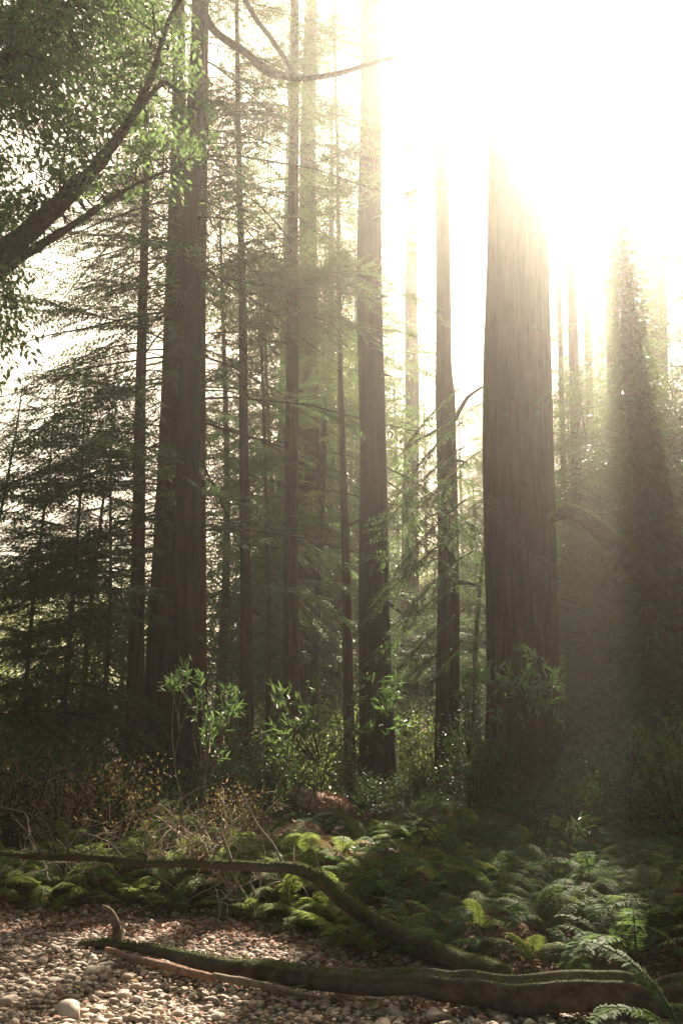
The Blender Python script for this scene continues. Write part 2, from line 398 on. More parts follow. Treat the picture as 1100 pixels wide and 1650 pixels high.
def limb(root, name, pts, Y, mat, seg=8, n=14, base=None, dy=0.0):
    k = len(pts); C = np.array([at(a, b, Y+dy*i/(k-1)) for i, (a, b, c) in enumerate(pts)]); R = np.array([wid(c, b, Y)/2 for a, b, c in pts])
    P, R = spline(C, n, R); r = np.random.default_rng(len(pts)+int(pts[0][0])); P[1:-1] += np.cumsum(r.normal(0, .22, (n-2, 3)), 0)*R[1:-1, None]*np.sin(np.linspace(0, 3.14, n-2))[:, None]*.5
    g = Geo(); g.add(*tube(P-np.array(root.location), R, seg, flute(int(pts[0][0]), 4, .10)))
    return link(name, g.mesh(name, mat), root)
R0 = np.random.default_rng(11)
ARC = [([(318, 8, 13), (332, 28, 13), (348, 52, 12.5), (395, 84, 12), (425, 112, 13), (470, 126, 12), (530, 122, 9), (590, 105, 7), (650, 88, 4)], 16.9, -.8), ([(385, -20, 8), (412, 32, 8), (440, 68, 8), (462, 100, 8), (474, 124, 8)], 16.5, 0.)]
NM = [NEEDLE, TWIGMAT]
# clump on the left
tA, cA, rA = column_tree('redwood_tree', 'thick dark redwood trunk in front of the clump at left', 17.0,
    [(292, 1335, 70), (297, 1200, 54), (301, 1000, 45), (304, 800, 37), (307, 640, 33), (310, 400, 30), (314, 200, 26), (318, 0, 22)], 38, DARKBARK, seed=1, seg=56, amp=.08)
tB, cB, rB = column_tree('redwood_tree', 'paler redwood trunk pressed against the left side of the thick dark one', 19.6,
    [(246, 1318, 56), (256, 1150, 46), (265, 950, 39), (273, 700, 34), (280, 500, 29), (287, 200, 22), (290, 0, 19)], 36, seed=2, seg=50, amp=.08)
tC, cC, rC = column_tree('redwood_tree', 'narrow redwood trunk close behind the right edge of the left clump', 18.6,
    [(326, 1320, 24), (322, 1000, 20), (323, 800, 16), (326, 500, 13), (330, 250, 10)], 28, seed=3, seg=16)
tD, cD, rD = column_tree('redwood_tree', 'short dark redwood trunk on the left flank of the clump', 18.8,
    [(217, 1320, 36), (219, 1100, 27), (223, 900, 22), (226, 720, 19), (230, 500, 15)], 17, seed=4, seg=16)
for rt, c_, r_, z0, z1, n, sd, az in ((tA, cA, rA, 5, 21, 34, 1, None), (tB, cB, rB, 3.5, 20, 46, 2, math.pi), (tC, cC, rC, 4, 16, 12, 3, 0)):
    add_dead(rt, c_, r_, n, z0, z1, sd, az, 1.25)
for pts, Y, dy in ARC: limb(tA, 'dead_limb', pts, Y, GREYBARK, 9, 26, None, dy)
add_crown(tA, crown_items(R0, 40, 8.0, 24, 3.0, cA, rA), SPRAYS_OPEN, NM, 1)
add_crown(tB, crown_items(R0, 80, 4.0, 24, 4.0, cB, rB, spread=(math.pi, .9)), SPRAYS, NM, 2)
add_crown(tC, crown_items(R0, 36, 5.5, 27, 2.4, cC, rC), SPRAYS_OPEN, NM, 3)
add_crown(tD, crown_items(R0, 60, 4.0, 16.5, 3.2, cD, rD, spread=(math.pi*1.05, 1.0)), SPRAYS, NM, 4)

# slim trunks between the left clump and the centre
t2, c2, r2 = column_tree('redwood_tree', 'slim straight redwood trunk right of the left clump', 19.5,
    [(398, 1270, 24), (396, 1000, 19), (393, 750, 15), (390, 500, 13), (386, 300, 9)], 24, seed=5, seg=18)
add_crown(t2, crown_items(R0, 70, 10.5, 23.5, 2.8, c2, r2), SPRAYS, NM, 5); add_dead(t2, c2, r2, 14, 3, 14, 5)
t3, c3, r3 = column_tree('sapling_tree', 'pole thin dark sapling trunk left of the straight brown redwood', 21.5,
    [(432, 1200, 9), (432, 950, 7.5), (428, 750, 6), (422, 580, 5)], 12.5, seed=6, seg=10, amp=.03)
add_crown(t3, crown_items(R0, 56, 4.5, 12.3, 2.4, c3, r3), SPRAYS, NM, 6)
t4, c4, r4 = column_tree('redwood_tree', 'straight brown redwood trunk with clean sides left of centre', 20.0,
    [(472, 1300, 30), (470, 1100, 26), (470, 850, 23), (470, 600, 20), (472, 300, 16), (475, 0, 12)], 34, seed=7, seg=36)
add_crown(t4, crown_items(R0, 84, 10.5, 24, 3.1, c4, r4), SPRAYS, NM, 7); add_dead(t4, c4, r4, 10, 6, 16, 7)
t5, c5, r5 = column_tree('redwood_tree', 'broad reddish redwood trunk half hidden behind the straight brown one', 27.0,
    [(495, 1240, 46), (496, 1000, 42), (497, 800, 38), (497, 600, 34), (498, 300, 26)], 34, seed=8, seg=30, amp=.07)
add_crown(t5, crown_items(R0, 44, 9.5, 20, 3.4, c5, r5), SPRAYS_MID, NM, 8)
t6, c6, r6 = column_tree('tanoak_tree', 'slender dark trunk leaning right in front of the broad reddish redwood', 23.5,
    [(505, 1240, 17), (508, 1080, 15), (514, 900, 12), (521, 750, 10), (524, 640, 6)], 10.5, GREYBARK, seed=9, seg=12, amp=.04)
add_crown(t6, crown_items(R0, 20, 7.0, 10.6, 1.4, c6, r6), SPRAYS, [PALELEAF, TWIGMAT], 9)
t7, c7, r7 = column_tree('redwood_tree', 'brown redwood trunk in the gap left of the thin bent trunk', 33.0,
    [(527, 1200, 22), (528, 1000, 20), (530, 800, 16), (532, 600, 13)], 25, seed=10, seg=16)
add_crown(t7, crown_items(R0, 70, 7, 24.5, 3.2, c7, r7), SPRAYS_MID, NM, 10)
t7b, c7b, r7b = column_tree('redwood_tree', 'dark thin trunk right behind the thin bent trunk at centre', 35.0,
    [(544, 1190, 13), (544, 1000, 12), (545, 800, 9)], 18, seed=12, seg=12)
add_crown(t7b, crown_items(R0, 50, 6, 17.5, 2.6, c7b, r7b), SPRAYS_MID, NM, 12)
t8, c8, r8 = column_tree('redwood_tree', 'thin bent redwood trunk just left of the stout centre trunk', 22.5,
    [(564, 1285, 22), (560, 1050, 17), (557, 880, 14), (551, 740, 11), (547, 600, 8), (545, 330, 6)], 24.5, seed=13, seg=16, amp=.04)
add_crown(t8, crown_items(R0, 64, 9.5, 24, 2.8, c8, r8), SPRAYS, NM, 13); add_dead(t8, c8, r8, 9, 3, 12, 13, None, .7)
# the stout centre trunk
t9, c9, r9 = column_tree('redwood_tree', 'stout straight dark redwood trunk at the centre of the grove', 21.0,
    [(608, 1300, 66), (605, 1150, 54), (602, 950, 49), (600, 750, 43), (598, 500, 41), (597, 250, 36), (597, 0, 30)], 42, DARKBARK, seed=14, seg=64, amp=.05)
add_crown(t9, crown_items(R0, 40, 11.0, 22, 2.6, c9, r9, spread=(math.pi, 1.1)), SPRAYS, NM, 14)
# pale hazy trunk
t10, c10, r10 = column_tree('redwood_tree', 'pale hazy trunk standing far back between the two dark centre trunks', 37.0,
    [(659, 1260, 36), (660, 1050, 30), (661, 850, 27), (662, 600, 22), (663, 300, 17)], 38, seed=15, seg=22)
add_crown(t10, crown_items(R0, 40, 9, 24, 3.2, c10, r10), SPRAYS_MID, NM, 15)
# trunk with the knee and the broken limb
t11, c11, r11 = column_tree('redwood_tree', 'straight trunk with a knee and a curved dead limb right of centre', 22.0,
    [(723, 1285, 42), (721, 1100, 37), (720, 900, 33), (718, 700, 31), (717, 640, 32), (714, 590, 25), (713, 400, 23), (711, 150, 19)], 32, seed=16, seg=26)
add_crown(t9, [(np.array([c9(z)[0]+.3, -.1, z]), az, p_, k_) for z, az, p_, k_ in ((7.2, -.15, -.42, .85), (6.9, .2, -.5, .9), (6.5, -.3, -.5, .8), (5.9, .1, -.4, .6))], SPRAYS, NM, 91, 'drooping_bough')
limb(t11, 'dead_limb', [(728, 682, 9), (740, 662, 7), (752, 640, 6), (768, 628, 4), (782, 622, 2.5)], 22.0, GREYBARK)
limb(t11, 'dead_limb', [(708, 690, 5), (690, 700, 4), (672, 710, 3), (650, 728, 1.5)], 22.0, GREYBARK)
add_crown(t11, [(np.array([c11(z)[0], 0, z]), az, pi_, s_) for z, az, pi_, s_ in ((8.6, 2.9, -.35, .7), (7.5, .3, -.35, .6), (6.2, .1, -.3, .7), (5.6, 3.0, -.35, .75), (5.0, .6, -.3, .7), (4.4, 3.5, -.2, .6), (3.6, .2, -.2, .6), (6.6, 3.9, -.3, .5), (3.2, 3.2, -.2, .6))], SPRAYS, NM, 16, 'branch')
# the great redwood: two fused stems
t12, c12, r12 = column_tree('giant_redwood', 'huge ribbed redwood trunk right of centre fading into sun haze', 19.5,
    [(832, 1310, 112), (830, 1150, 98), (828, 950, 90), (826, 750, 85), (826, 550, 82), (827, 300, 76), (828, 0, 66)], 46, seed=17, seg=130, amp=.10, flare=.14, rings=90)
g = Geo(); C12 = np.array(t12.location)
C, R = axis_from(19.8, [(886, 1300, 48), (881, 1150, 42), (877, 900, 38), (872, 700, 36), (868, 450, 32), (864, 200, 28), (861, 0, 25)], 42)
zz = np.linspace(C[0][2], C[-1][2], 70); P = np.column_stack([np.interp(zz, C[:, 2], C[:, i]) for i in (0, 1)]+[zz])
g.add(*tube(P-C12, np.interp(zz, C[:, 2], R), 70, flute(18, 12, .09, .14, 70))); link('side_stem', g.mesh('side_stem', REDBARK), t12)
add_crown(t12, [(np.array([rr*math.cos(a), rr*math.sin(a), z]), a, p_, s_) for z, a, p_, s_, rr in ((8.2, -2.4, -.5, .45, .5), (7.2, -2.7, -.55, .55, .5), (6.3, -2.2, -.5, .5, .5), (5.2, -1.2, -.5, .42, .6), (4.6, -.6, -.4, .5, .9), (3.6, -2.5, -.3, .5, .5), (5.8, -.4, -.4, .5, .9), (3.0, -1.4, -.3, .4, .6), (4.2, -.2, -.3, .6, 1.0), (8.6, -3.0, -.6, .6, .8), (7.9, 3.0, -.6, .75, .8), (7.3, -2.8, -.55, .7, .8), (6.8, 2.9, -.5, .8, .8), (6.2, -3.05, -.6, .75, .8), (5.6, 3.05, -.5, .8, .9), (5.1, -2.7, -.5, .7, .8), (4.6, 2.95, -.45, .75, .9), (4.0, -2.95, -.5, .7, .9), (3.4, 3.1, -.4, .7, .9))], SPRAYS, NM, 17, 'branch')

def stubs(root, ctr, rad, zs_, seed, L=.35):
    r = np.random.default_rng(seed)
    for z in zs_:
        a = r.uniform(-2.9, -.3); c = ctr(z); l = L*r.uniform(.5, 1.4); u = np.linspace(0, 1, 6); d = np.array([math.cos(a), math.sin(a), r.uniform(-.5, .1)])
        g = Geo(); g.add(*tube(np.array([c[0], c[1], z])+d*(rad(z)*.85+l*u[:, None])+np.column_stack([0*u, 0*u, -.25*l*u*u]), np.linspace(.055, .018, 6)*r.uniform(.5, 1.2), 7, flute(seed, 3, .15))); link('stub', g.mesh('stub', GREYBARK), root)
stubs(t9, c9, r9, (2.6, 4.4, 6.1, 7.9, 9.3, 11.2), 501); stubs(t12, c12, r12, (3.4, 5.2, 6.7, 8.1, 9.9), 502, .5); stubs(t4, c4, r4, (3.1, 5.5, 7.2, 8.8), 503, .25); stubs(t11, c11, r11, (2.8, 4.9, 7.7), 504); stubs(tA, cA, rA, (3.3, 5.9, 8.2), 505); stubs(t10, c10, r10, (5.1, 8.5), 506, .5)
# hazy trunks on the right slope
RIGHT = [(926, 1200, 500, 17, 15, 27, 'first', 'slim hazy trunk just right of the huge redwood'), (951, 1180, 560, 13, 11, 33, '', 'thin hazy trunk between the huge redwood and the mossy tree'),
         (988, 1180, 420, 26, 22, 36, '', 'wide hazy trunk behind the arching mossy limb'), (1055, 1100, 380, 44, 36, 34, '', 'wide pinkish hazy trunk behind the mossy tree'), (905, 1150, 520, 9, 8, 30, '', 'thread thin trunk touching the right edge of the huge redwood')]
for i, (px, pb, pt, wb, wt, Y, _, lab) in enumerate(RIGHT):
    rt, c_, r_ = column_tree('redwood_tree', lab, Y, [(px+12, pb, wb*1.15), (px+4, (pb+pt)/2, wb), (px-4, pt, wt)], 26+i, seed=30+i, seg=16)
    add_crown(rt, crown_items(R0, 36, 5.0, 1.5+Y*.50, 2.6, c_, r_, top=.3), SPRAYS_MID, NM, 30+i); add_dead(rt, c_, r_, 6, 4, 12, 30+i)

# unseen high crowns above the frame, added to block sky light
rH = np.random.default_rng(77); g = Geo(); place_sprays(g, SPRAYS_FAR, crown_items(rH, 80, 24.5, 38, 4.6), 400)
UPPER = g.mesh('unseen_crown', NM)
for k, (rt, c_) in enumerate(((tA, cA), (tB, cB), (t4, c4), (t9, c9), (t11, c11))):
    c = c_(28); o = link('unseen_crown', UPPER, rt, (c[0], c[1], 0)); o.rotation_euler = (0, 0, k*1.3)

# ------------------------------------------------------------------ young redwoods with low crowns, at left and in the gaps
def young_crown(seed, h=12.0, n=150, lm=2.4, z0=.8):
    r = np.random.default_rng(seed); g = Geo()
    place_sprays(g, SPRAYS, crown_items(r, n, z0, h, lm, trunk_r=lambda z: .05, low=.35, pw=.6), seed); return g.mesh('crown', NM)
YC = [young_crown(61, 12, 105, 2.7), young_crown(62, 9, 80, 2.4)]
def young_trunk(h):
    g = Geo(); s = np.linspace(0, 1, 14); g.add(*tube(np.column_stack([.16*np.sin(s*5), .12*np.sin(s*4), s*h-.3]), np.linspace(.10, .012, 14), 10, flute(5, 5, .05, .2))); return g.mesh('trunk', GREYBARK)
YT = [young_trunk(12), young_trunk(9)]
YOUNG = [(162, 19.5, 0, .95, 'young redwood with a dark slim trunk just left of the big clump'), (140, 22.0, 1, 1.05, 'young redwood second left of the big clump'), (60, 18.5, 0, .9, 'young redwood with drooping branches near the left edge'),
         (350, 27, 0, 1.5, 'young redwood behind the gap right of the left clump'),
         (440, 30, 0, 1.5, 'young redwood behind the pole thin sapling'), (770, 26, 1, .95, 'young redwood in the gap left of the huge trunk'),
         (690, 31, 1, .7, 'small young redwood at the foot of the pale hazy trunk'), (1000, 24, 1, 1.15, 'young redwood behind the arching mossy limb'), (1080, 22, 0, .9, 'young redwood behind the mossy tree at the right edge'),
         (-30, 17, 0, 1.0, 'young redwood with long branches just outside the left edge'), (110, 17.5, 1, .9, 'short young redwood in front of the two slim dark trunks'),
         (930, 30, 0, .95, 'young redwood right behind the huge trunk'), (975, 21.5, 1, .8, 'small young redwood under the arching mossy limb')]
rR = np.random.default_rng(65)
for i, (px, Y, v, s, lab) in enumerate(YOUNG):
    x = (px-550)/F*Y*1.0; z = float(gh(x, Y))
    rt_l = (rR.normal(0, .035), rR.normal(0, .035)); s = min(s, (1.7+Y*rR.uniform(.36, .46)-z)/(12, 9)[v]) if px < 235 else s
    rt = thing('young_redwood', lab, 'tree', (x, Y, z), 'young redwoods with low branches', i*1.7); kx = rR.uniform(.85, 1.25); rt.scale = (s*kx, s*kx, s); rt.rotation_euler = (*rt_l, i*1.7)
    link('trunk', YT[v], rt); link('crown', YC[v], rt)

MIDTREES = [(640, 58, 27, 'tall hazy redwood far down the bright valley behind the stout centre trunk'), (690, 66, 29, 'tall hazy redwood far down the bright valley left of the trunk with the knee'), (748, 62, 25, 'tall hazy redwood in the bright gap right of the trunk with the knee'), (770, 45, 13, 'middle height redwood low in the bright gap beside the huge trunk'), (520, 36, 21, 'tall redwood with a full crown behind the broad reddish trunk'), (575, 40, 24, 'tall redwood with a full crown behind the stout centre trunk'),
            (455, 34, 19, 'tall redwood with a full crown behind the straight brown trunk')]
MCR = []
for k in range(2):
    r = np.random.default_rng(300+k); g = Geo(); place_sprays(g, SPRAYS_MID, crown_items(r, 130, 4.0+k*2.0, 30, 4.2, trunk_r=lambda z: .15), 300+k)
    gt = Geo(); u = np.linspace(0, 1, 24); gt.add(*tube(np.column_stack([.1*np.sin(u*4), 0*u, u*30.5-.4]), np.linspace(.20, .03, 24), 18, flute(300+k, 7, .07, .2, 18)))
    MCR.append((g.mesh('crown', NM), gt.mesh('trunk', REDBARK)))
for i, (px, Y, h, lab) in enumerate(MIDTREES):
    x = (px-550)/F*Y; rt = thing('redwood_tree', lab, 'tree', (x, Y, float(gh(x, Y))), 'tall redwoods behind the front trunks', i*2.3); k = h/30; rt.scale = (.9, .9, k)
    link('trunk', MCR[i % 2][1], rt); link('crown', MCR[i % 2][0], rt)

# ------------------------------------------------------------------ broadleaf understory trees (tanoak, maple), lit behind
def broad_crown(seed, h, rad, nclump, nleaf, L):
    r = np.random.default_rng(seed); g = Geo(); P = []; D = []; N = []
    for k in range(nclump):
        z = h*(.22+.78*r.random()); rr = rad*math.sqrt(max(.08, 1-((z/h-.58)/.48)**2))*r.random()**.55; a = r.uniform(0, 6.28)
        c = np.array([rr*math.cos(a), rr*math.sin(a), z])
        u = np.linspace(0, 1, 4); b = np.array([0, 0, max(.4, z-rr*.6)])
        if k % 3 == 0: g.add(*tube(b+(c-b)*u[:, None]+np.column_stack([0*u, 0*u, .25*np.sin(u*3.1)]), np.linspace(.035, .008, 4)*rad/2.2, 3, cap=False)[:2], m=1)
        n = nleaf; q = r.normal(0, 1, (n, 3))*np.array([.42, .42, .16]); P.append(c+q); D.append(q+r.normal(0, .4, (n, 3))+np.array([0, 0, -.25])); N.append(r.normal(0, .5, (n, 3))+np.array([0, 0, 1.]))
    P = np.vstack(P); g.add(*leaves(P, np.vstack(D), np.vstack(N), L*r.uniform(.7, 1.3, len(P)), L*.42)); return g
BC = [broad_crown(71, 9, 2.6, 240, 42, .13).mesh('crown', [BUSHLEAF, TWIGMAT]), broad_crown(72, 6.5, 2.4, 170, 42, .12).mesh('crown', [PALELEAF, TWIGMAT])]
def bt(h):
    g = Geo(); s = np.linspace(0, 1, 10); g.add(*tube(np.column_stack([.25*np.sin(s*3), .2*np.sin(s*2.2), s*h-.3]), np.linspace(.14, .03, 10), 9, flute(8, 5, .08, .25))); return g.mesh('trunk', GREYBARK)
BT = [bt(8), bt(5.8)]
BROAD = [(1035, 23.5, 0, .95, 'dark leafy tree close behind the arching mossy limb'), (1120, 21.5, 0, 1.0, 'dark leafy tree crowding the mossy tree at the right edge'), (1085, 27, 0, 1.15, 'dark leafy tree behind the ivy of the mossy tree'), (985, 27, 0, .9, 'dark leafy tree filling the slope under the broken limb'),
(215, 31, 1, 1.0, 'pale leafy tree close behind the left flank of the clump'), (-20, 30, 1, 1.0, 'pale leafy tree cut by the left edge'), (20, 36, 1, .9, 'pale sunlit leafy tree deep behind the left edge'), (165, 38, 1, 1.0, 'pale leafy tree just behind the two slim dark trunks'),
         (90, 33, 1, .9, 'pale sunlit leafy tree glowing behind the left redwoods'), (375, 34, 1, 1.1, 'pale leafy tree in the gap right of the left clump'),
         (455, 38, 0, 1.2, 'green leafy tree behind the straight brown redwood'), (560, 44, 1, 1.6, 'pale leafy tree glowing behind the thin bent trunk'), (640, 50, 1, 1.5, 'pale leafy tree far behind the stout centre trunk'), (700, 46, 1, 1.4, 'pale leafy tree far behind the trunk with the knee'),
         (760, 40, 0, .9, 'green leafy tree in the bright gap left of the huge redwood'), (960, 38, 0, 1.2, 'dark leafy tree on the right slope'), (1060, 30, 0, 1.2, 'dark leafy tree at the right edge of the slope')]
for i, (px, Y, v, s, lab) in enumerate(BROAD):
    x = (px-550)/F*Y; rt = thing('tanoak_tree', lab, 'tree', (x, Y, float(gh(x, Y))), 'leafy understory trees', i*2.1); rt.scale = (s, s, s)
    link('trunk', BT[v], rt); link('crown', BC[v], rt)

# ------------------------------------------------------------------ far redwoods
FC = []
for k, (h, n, lm, z0) in enumerate(((34, 130, 4.2, 7), (30, 110, 3.8, 4), (38, 140, 4.4, 12))):
    r = np.random.default_rng(80+k); g = Geo(); place_sprays(g, SPRAYS_FAR, crown_items(r, n, z0, h, lm, trunk_r=lambda z: .2), 80+k)
    gt = Geo(); s = np.linspace(0, 1, 16); gt.add(*tube(np.column_stack([0*s, 0*s, s*h-.4]), np.linspace(.5, .05, 16), 14, flute(80+k, 7, .06, .2)))
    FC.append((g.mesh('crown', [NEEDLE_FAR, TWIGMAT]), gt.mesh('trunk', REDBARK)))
FAR = []
rf = np.random.default_rng(9)
for i in range(400):
    Y = rf.uniform(38, 105); px = rf.uniform(-180, 1280); x = (px-550)/F*Y
    # the sunward gap over the creek valley stays open
    if 615 < px < 800: continue
    if px < 430: continue
    if all((x-a)**2+(Y-b)**2 > 4.2**2 for a, b, _ in FAR): FAR.append((x, Y, px))
    if len(FAR) >= 78: break
for (x, Y, px) in FAR:
    v = rf.integers(3); hv = (34, 30, 38)[v]; top = rf.uniform(26, 38) if px < 600 else 0
    zg_ = float(gh(x, Y))
    if px < 600 and Y > 48: top = rf.uniform(15, 24)
    if px < 450: top = min(top, Y*.30)
    if px > 780: top = max(8, 1.7+Y*rf.uniform(.36, .50)-zg_)
    s = top/hv
    if px < 550: lab, grp = ('far redwood behind the straight brown and stout centre trunks' if Y < 60 else 'distant hazy redwood deep behind the centre trunks'), ('far redwoods behind the centre' if Y < 60 else 'distant redwoods behind the centre')
    else:
        q = 'in the gap left of the huge redwood' if px < 560 or px < 800 else 'behind the huge redwood' if px < 910 else 'between the huge redwood and the mossy tree' if px < 1010 else 'behind the mossy tree' if px < 1100 else 'past the mossy tree at the right edge'
        lab = ('far redwood on the hazy slope ' if Y < 60 else 'distant pale redwood high on the slope ')+q; grp = ('far redwoods ' if Y < 60 else 'distant redwoods ')+q
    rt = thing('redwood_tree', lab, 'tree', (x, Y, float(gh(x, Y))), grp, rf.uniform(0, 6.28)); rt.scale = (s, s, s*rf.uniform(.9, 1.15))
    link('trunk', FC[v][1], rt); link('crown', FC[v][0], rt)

SIDE = []  # unseen trees beside and behind the camera, added to cut sky fill
rq = np.random.default_rng(19)
for k in range(900):
    a = rq.uniform(0, 6.283); d = rq.uniform(11, 38); x, Y = d*math.sin(a), d*math.cos(a)
    if Y > 0 and abs(x) < .45*Y+5: continue
    if abs(x) < 4 and Y < 0 and Y > -9: continue
    if x > 0 and 0 < Y < 30 and x < 13: continue
    if all((x-p_)**2+(Y-q_)**2 > 5.5**2 for p_, q_ in SIDE): SIDE.append((x, Y))
    if len(SIDE) >= 34: break
for (x, Y) in SIDE:
    v = rq.integers(3); rt = thing('redwood_tree', 'unseen redwood added around the camera to block sky light', 'tree', (x, Y, float(gh(x, Y))), 'unseen redwoods added to block sky light', rq.uniform(0, 6.28)); s = rq.uniform(.8, 1.1); rt.scale = (s, s, s)
    link('trunk', FC[v][1], rt); link('crown', FC[v][0], rt)

tr_, cr_, rr_ = column_tree('redwood_tree', 'redwood added just past the right edge, its hazy boughs shading the air', 21.0, [(1150, 1290, 46), (1146, 900, 38), (1142, 500, 32), (1140, 200, 26)], 30, seed=601, seg=24)  # tree added to shade the air at right; only its boughs show
add_crown(tr_, crown_items(R0, 70, 5.0, 14.5, 3.3, cr_, rr_, top=.5), SPRAYS, NM, 601)

# ------------------------------------------------------------------ mossy leaning tree at the right edge with its arching broken limb
tm = thing('mossy_tree', 'leaning tree wrapped in moss and ivy at the right edge', 'tree', tuple(at(1085, 1290, 16.5)))
O = np.array(tm.location)
Pm = np.array([at(1095, 1310, 16.5), at(1085, 1150, 16.5), at(1070, 950, 16.5), at(1045, 750, 16.7), at(1022, 600, 17), at(1010, 480, 17.2), at(1003, 400, 17.4), at(990, 340, 17.6)])
Pm, Rm = spline(Pm, 40, np.array([.62, .52, .42, .30, .20, .12, .07, .02]))
g = Geo(); g.add(*tube(Pm-O, Rm, 22, flute(41, 8, .12, .2))); link('trunk', g.mesh('trunk', MOSSBARK), tm)
def hug_leaves(P, R, r, n, L, out=(.0, .3), mat=MOSSMAT, up=None, droop=.5, Wf=.4, taper=1.0):
    """small leaves hugging a tube (moss, ivy)."""
    S = r.random(n)**taper*(len(P)-1); i = np.clip(S.astype(int), 0, len(P)-2); f = (S-i)[:, None]
    c = P[i]*(1-f)+P[i+1]*f; rr = R[i]*(1-f[:, 0])+R[i+1]*f[:, 0]; T = norm(P[i+1]-P[i])
    q = r.normal(0, 1, (n, 3))
    if up is not None: q[:, 2] += up
    q = norm(q-T*(q*T).sum(1, keepdims=True))
    p = c+q*(rr*.96+r.uniform(out[0], out[1], n)*r.random(n))[:, None]
    d = q*.8+r.normal(0, .45, (n, 3))+np.array([0, 0, -droop])
    Ls = L*r.uniform(.6, 1.4, n)
    return leaves(p, d, q+r.normal(0, .4, (n, 3)), Ls, Ls*Wf)
rI = np.random.default_rng(42)
g = Geo(); cl = rI.random((160, 2)); g.add(*hug_leaves(Pm[:38]-O, Rm[:38], rI, 1500, .16, (.0, .12), taper=1.3))
for k in range(150):
    j = int(cl[k, 0]**1.4*34); a = cl[k, 1]*6.283; q = Pm[j]-O+Rm[j]*1.05*np.array([math.cos(a), math.sin(a), 0]); n_ = 46
    e = rI.normal(0, 1, (n_, 3))*np.array([.13, .13, .24]); e[:, 2] -= .1; L_ = .11*rI.uniform(.6, 1.4, n_)
    g.add(*leaves(q+e, e+np.array([math.cos(a), math.sin(a), -.7])*.25+rI.normal(0, .1, (n_, 3)), rI.normal(0, .4, (n_, 3))+[math.cos(a), math.sin(a), .6], L_, L_*.5))
o = link('ivy', g.mesh('ivy', BUSHLEAF), tm); o['kind'] = 'stuff'
g = Geo()
it = []
for k in range(12):
    j = rI.integers(8, 26); az = rI.uniform(0, 6.28); it.append((Pm[j]-O, az, rI.uniform(-.5, .3), rI.uniform(.35, .75)))
add_crown(tm, it, SPRAYS, [BUSHLEAF, TWIGMAT], 42)
Pl, Rl = spline(np.array([at(1072, 985, 16.4), at(1040, 935, 16.0), at(1000, 890, 15.6), at(960, 852, 15.4), at(925, 828, 15.4), at(903, 828, 15.5), at(888, 838, 15.6)]), 30, np.array([.26, .19, .16, .14, .12, .10, .06]))
g = Geo(); g.add(*tube(Pl-O, Rl, 16, flute(43, 5, .12))); bl = link('broken_limb', g.mesh('broken_limb', MOSSBARK), tm)
g = Geo(); g.add(*hug_leaves(Pl-O, Rl, rI, 2600, .035, (-.005, .03), up=1.0)); o = link('moss', g.mesh('moss', LIMBMOSS_LIT), bl); o['kind'] = 'stuff'
# dark leafy masses beside it
DARKBUSH = [(1010, 1180, 17.5, 1.5), (1075, 1180, 15.5, 1.6), (960, 1230, 16.5, 1.1), (1100, 1050, 18, 2.0), (1040, 1090, 18.5, 1.7)]

# ------------------------------------------------------------------ overhanging tree at upper left
tb = thing('overhanging_tree', 'leaning broadleaf tree whose mossy limbs reach in from the left edge', 'tree', (-5.6, 9.6, float(gh(-5.6, 9.6))-.1))
O = np.array(tb.location)
fork = at(-45, 480, 9.0)
Pt, Rt = spline(np.array([O-[0, 0, .2], O+[.3, -.1, 1.8], O+[.9, -.3, 3.6], fork+[-.5, .1, -.5], fork]), 24, np.array([.34, .27, .22, .185, .16]))
g = Geo(); g.add(*tube(Pt-O, Rt, 16, flute(51, 6, .10, .3))); link('trunk', g.mesh('trunk', LIMBBARK), tb)
LIMBS = [([(-45, 480, 50), (5, 412, 46), (60, 358, 37), (120, 305, 30), (160, 262, 25), (205, 200, 20), (245, 120, 13), (268, 45, 10), (300, -15, 8), (330, -60, 6)], 9.0, -.6),
         ([(-45, 480, 40), (0, 442, 24), (40, 415, 20), (90, 383, 17), (135, 355, 14), (180, 322, 10), (230, 292, 7), (290, 268, 4)], 9.0, .5),
         ([(-160, 260, 34), (-60, 165, 28), (5, 95, 24), (40, 68, 21), (85, 32, 18), (125, -10, 14), (160, -60, 10)], 8.4, .3),
         ([(-45, 480, 30), (-70, 300, 26), (-40, 150, 20), (5, 60, 12), (50, -5, 8)], 9.2, .5),
         ([(205, 200, 14), (232, 165, 11), (262, 135, 9), (290, 150, 6)], 8.6, .2)]
LPs = []
for pts, Y, dy in LIMBS:
    k = len(pts); C = np.array([at(a, b, Y+dy*i/(k-1)) for i, (a, b, c) in enumerate(pts)]); R = np.array([wid(c, b, Y)/2 for a, b, c in pts])
    P, R = spline(C, 30, R*.8); rk = np.random.default_rng(k+int(Y*10)); P[1:-1] += np.cumsum(rk.normal(0, .25, (28, 3)), 0)*R[1:-1, None]*np.sin(np.linspace(0, 3.14, 28))[:, None]*.5; R = R*rk.uniform(.88, 1.15, 30); LPs.append((P, R))
    g = Geo(); g.add(*tube(P-O, R, 12, flute(int(abs(pts[0][0]))+k, 5, .10))); link('limb', g.mesh('limb', LIMBBARK), tb)
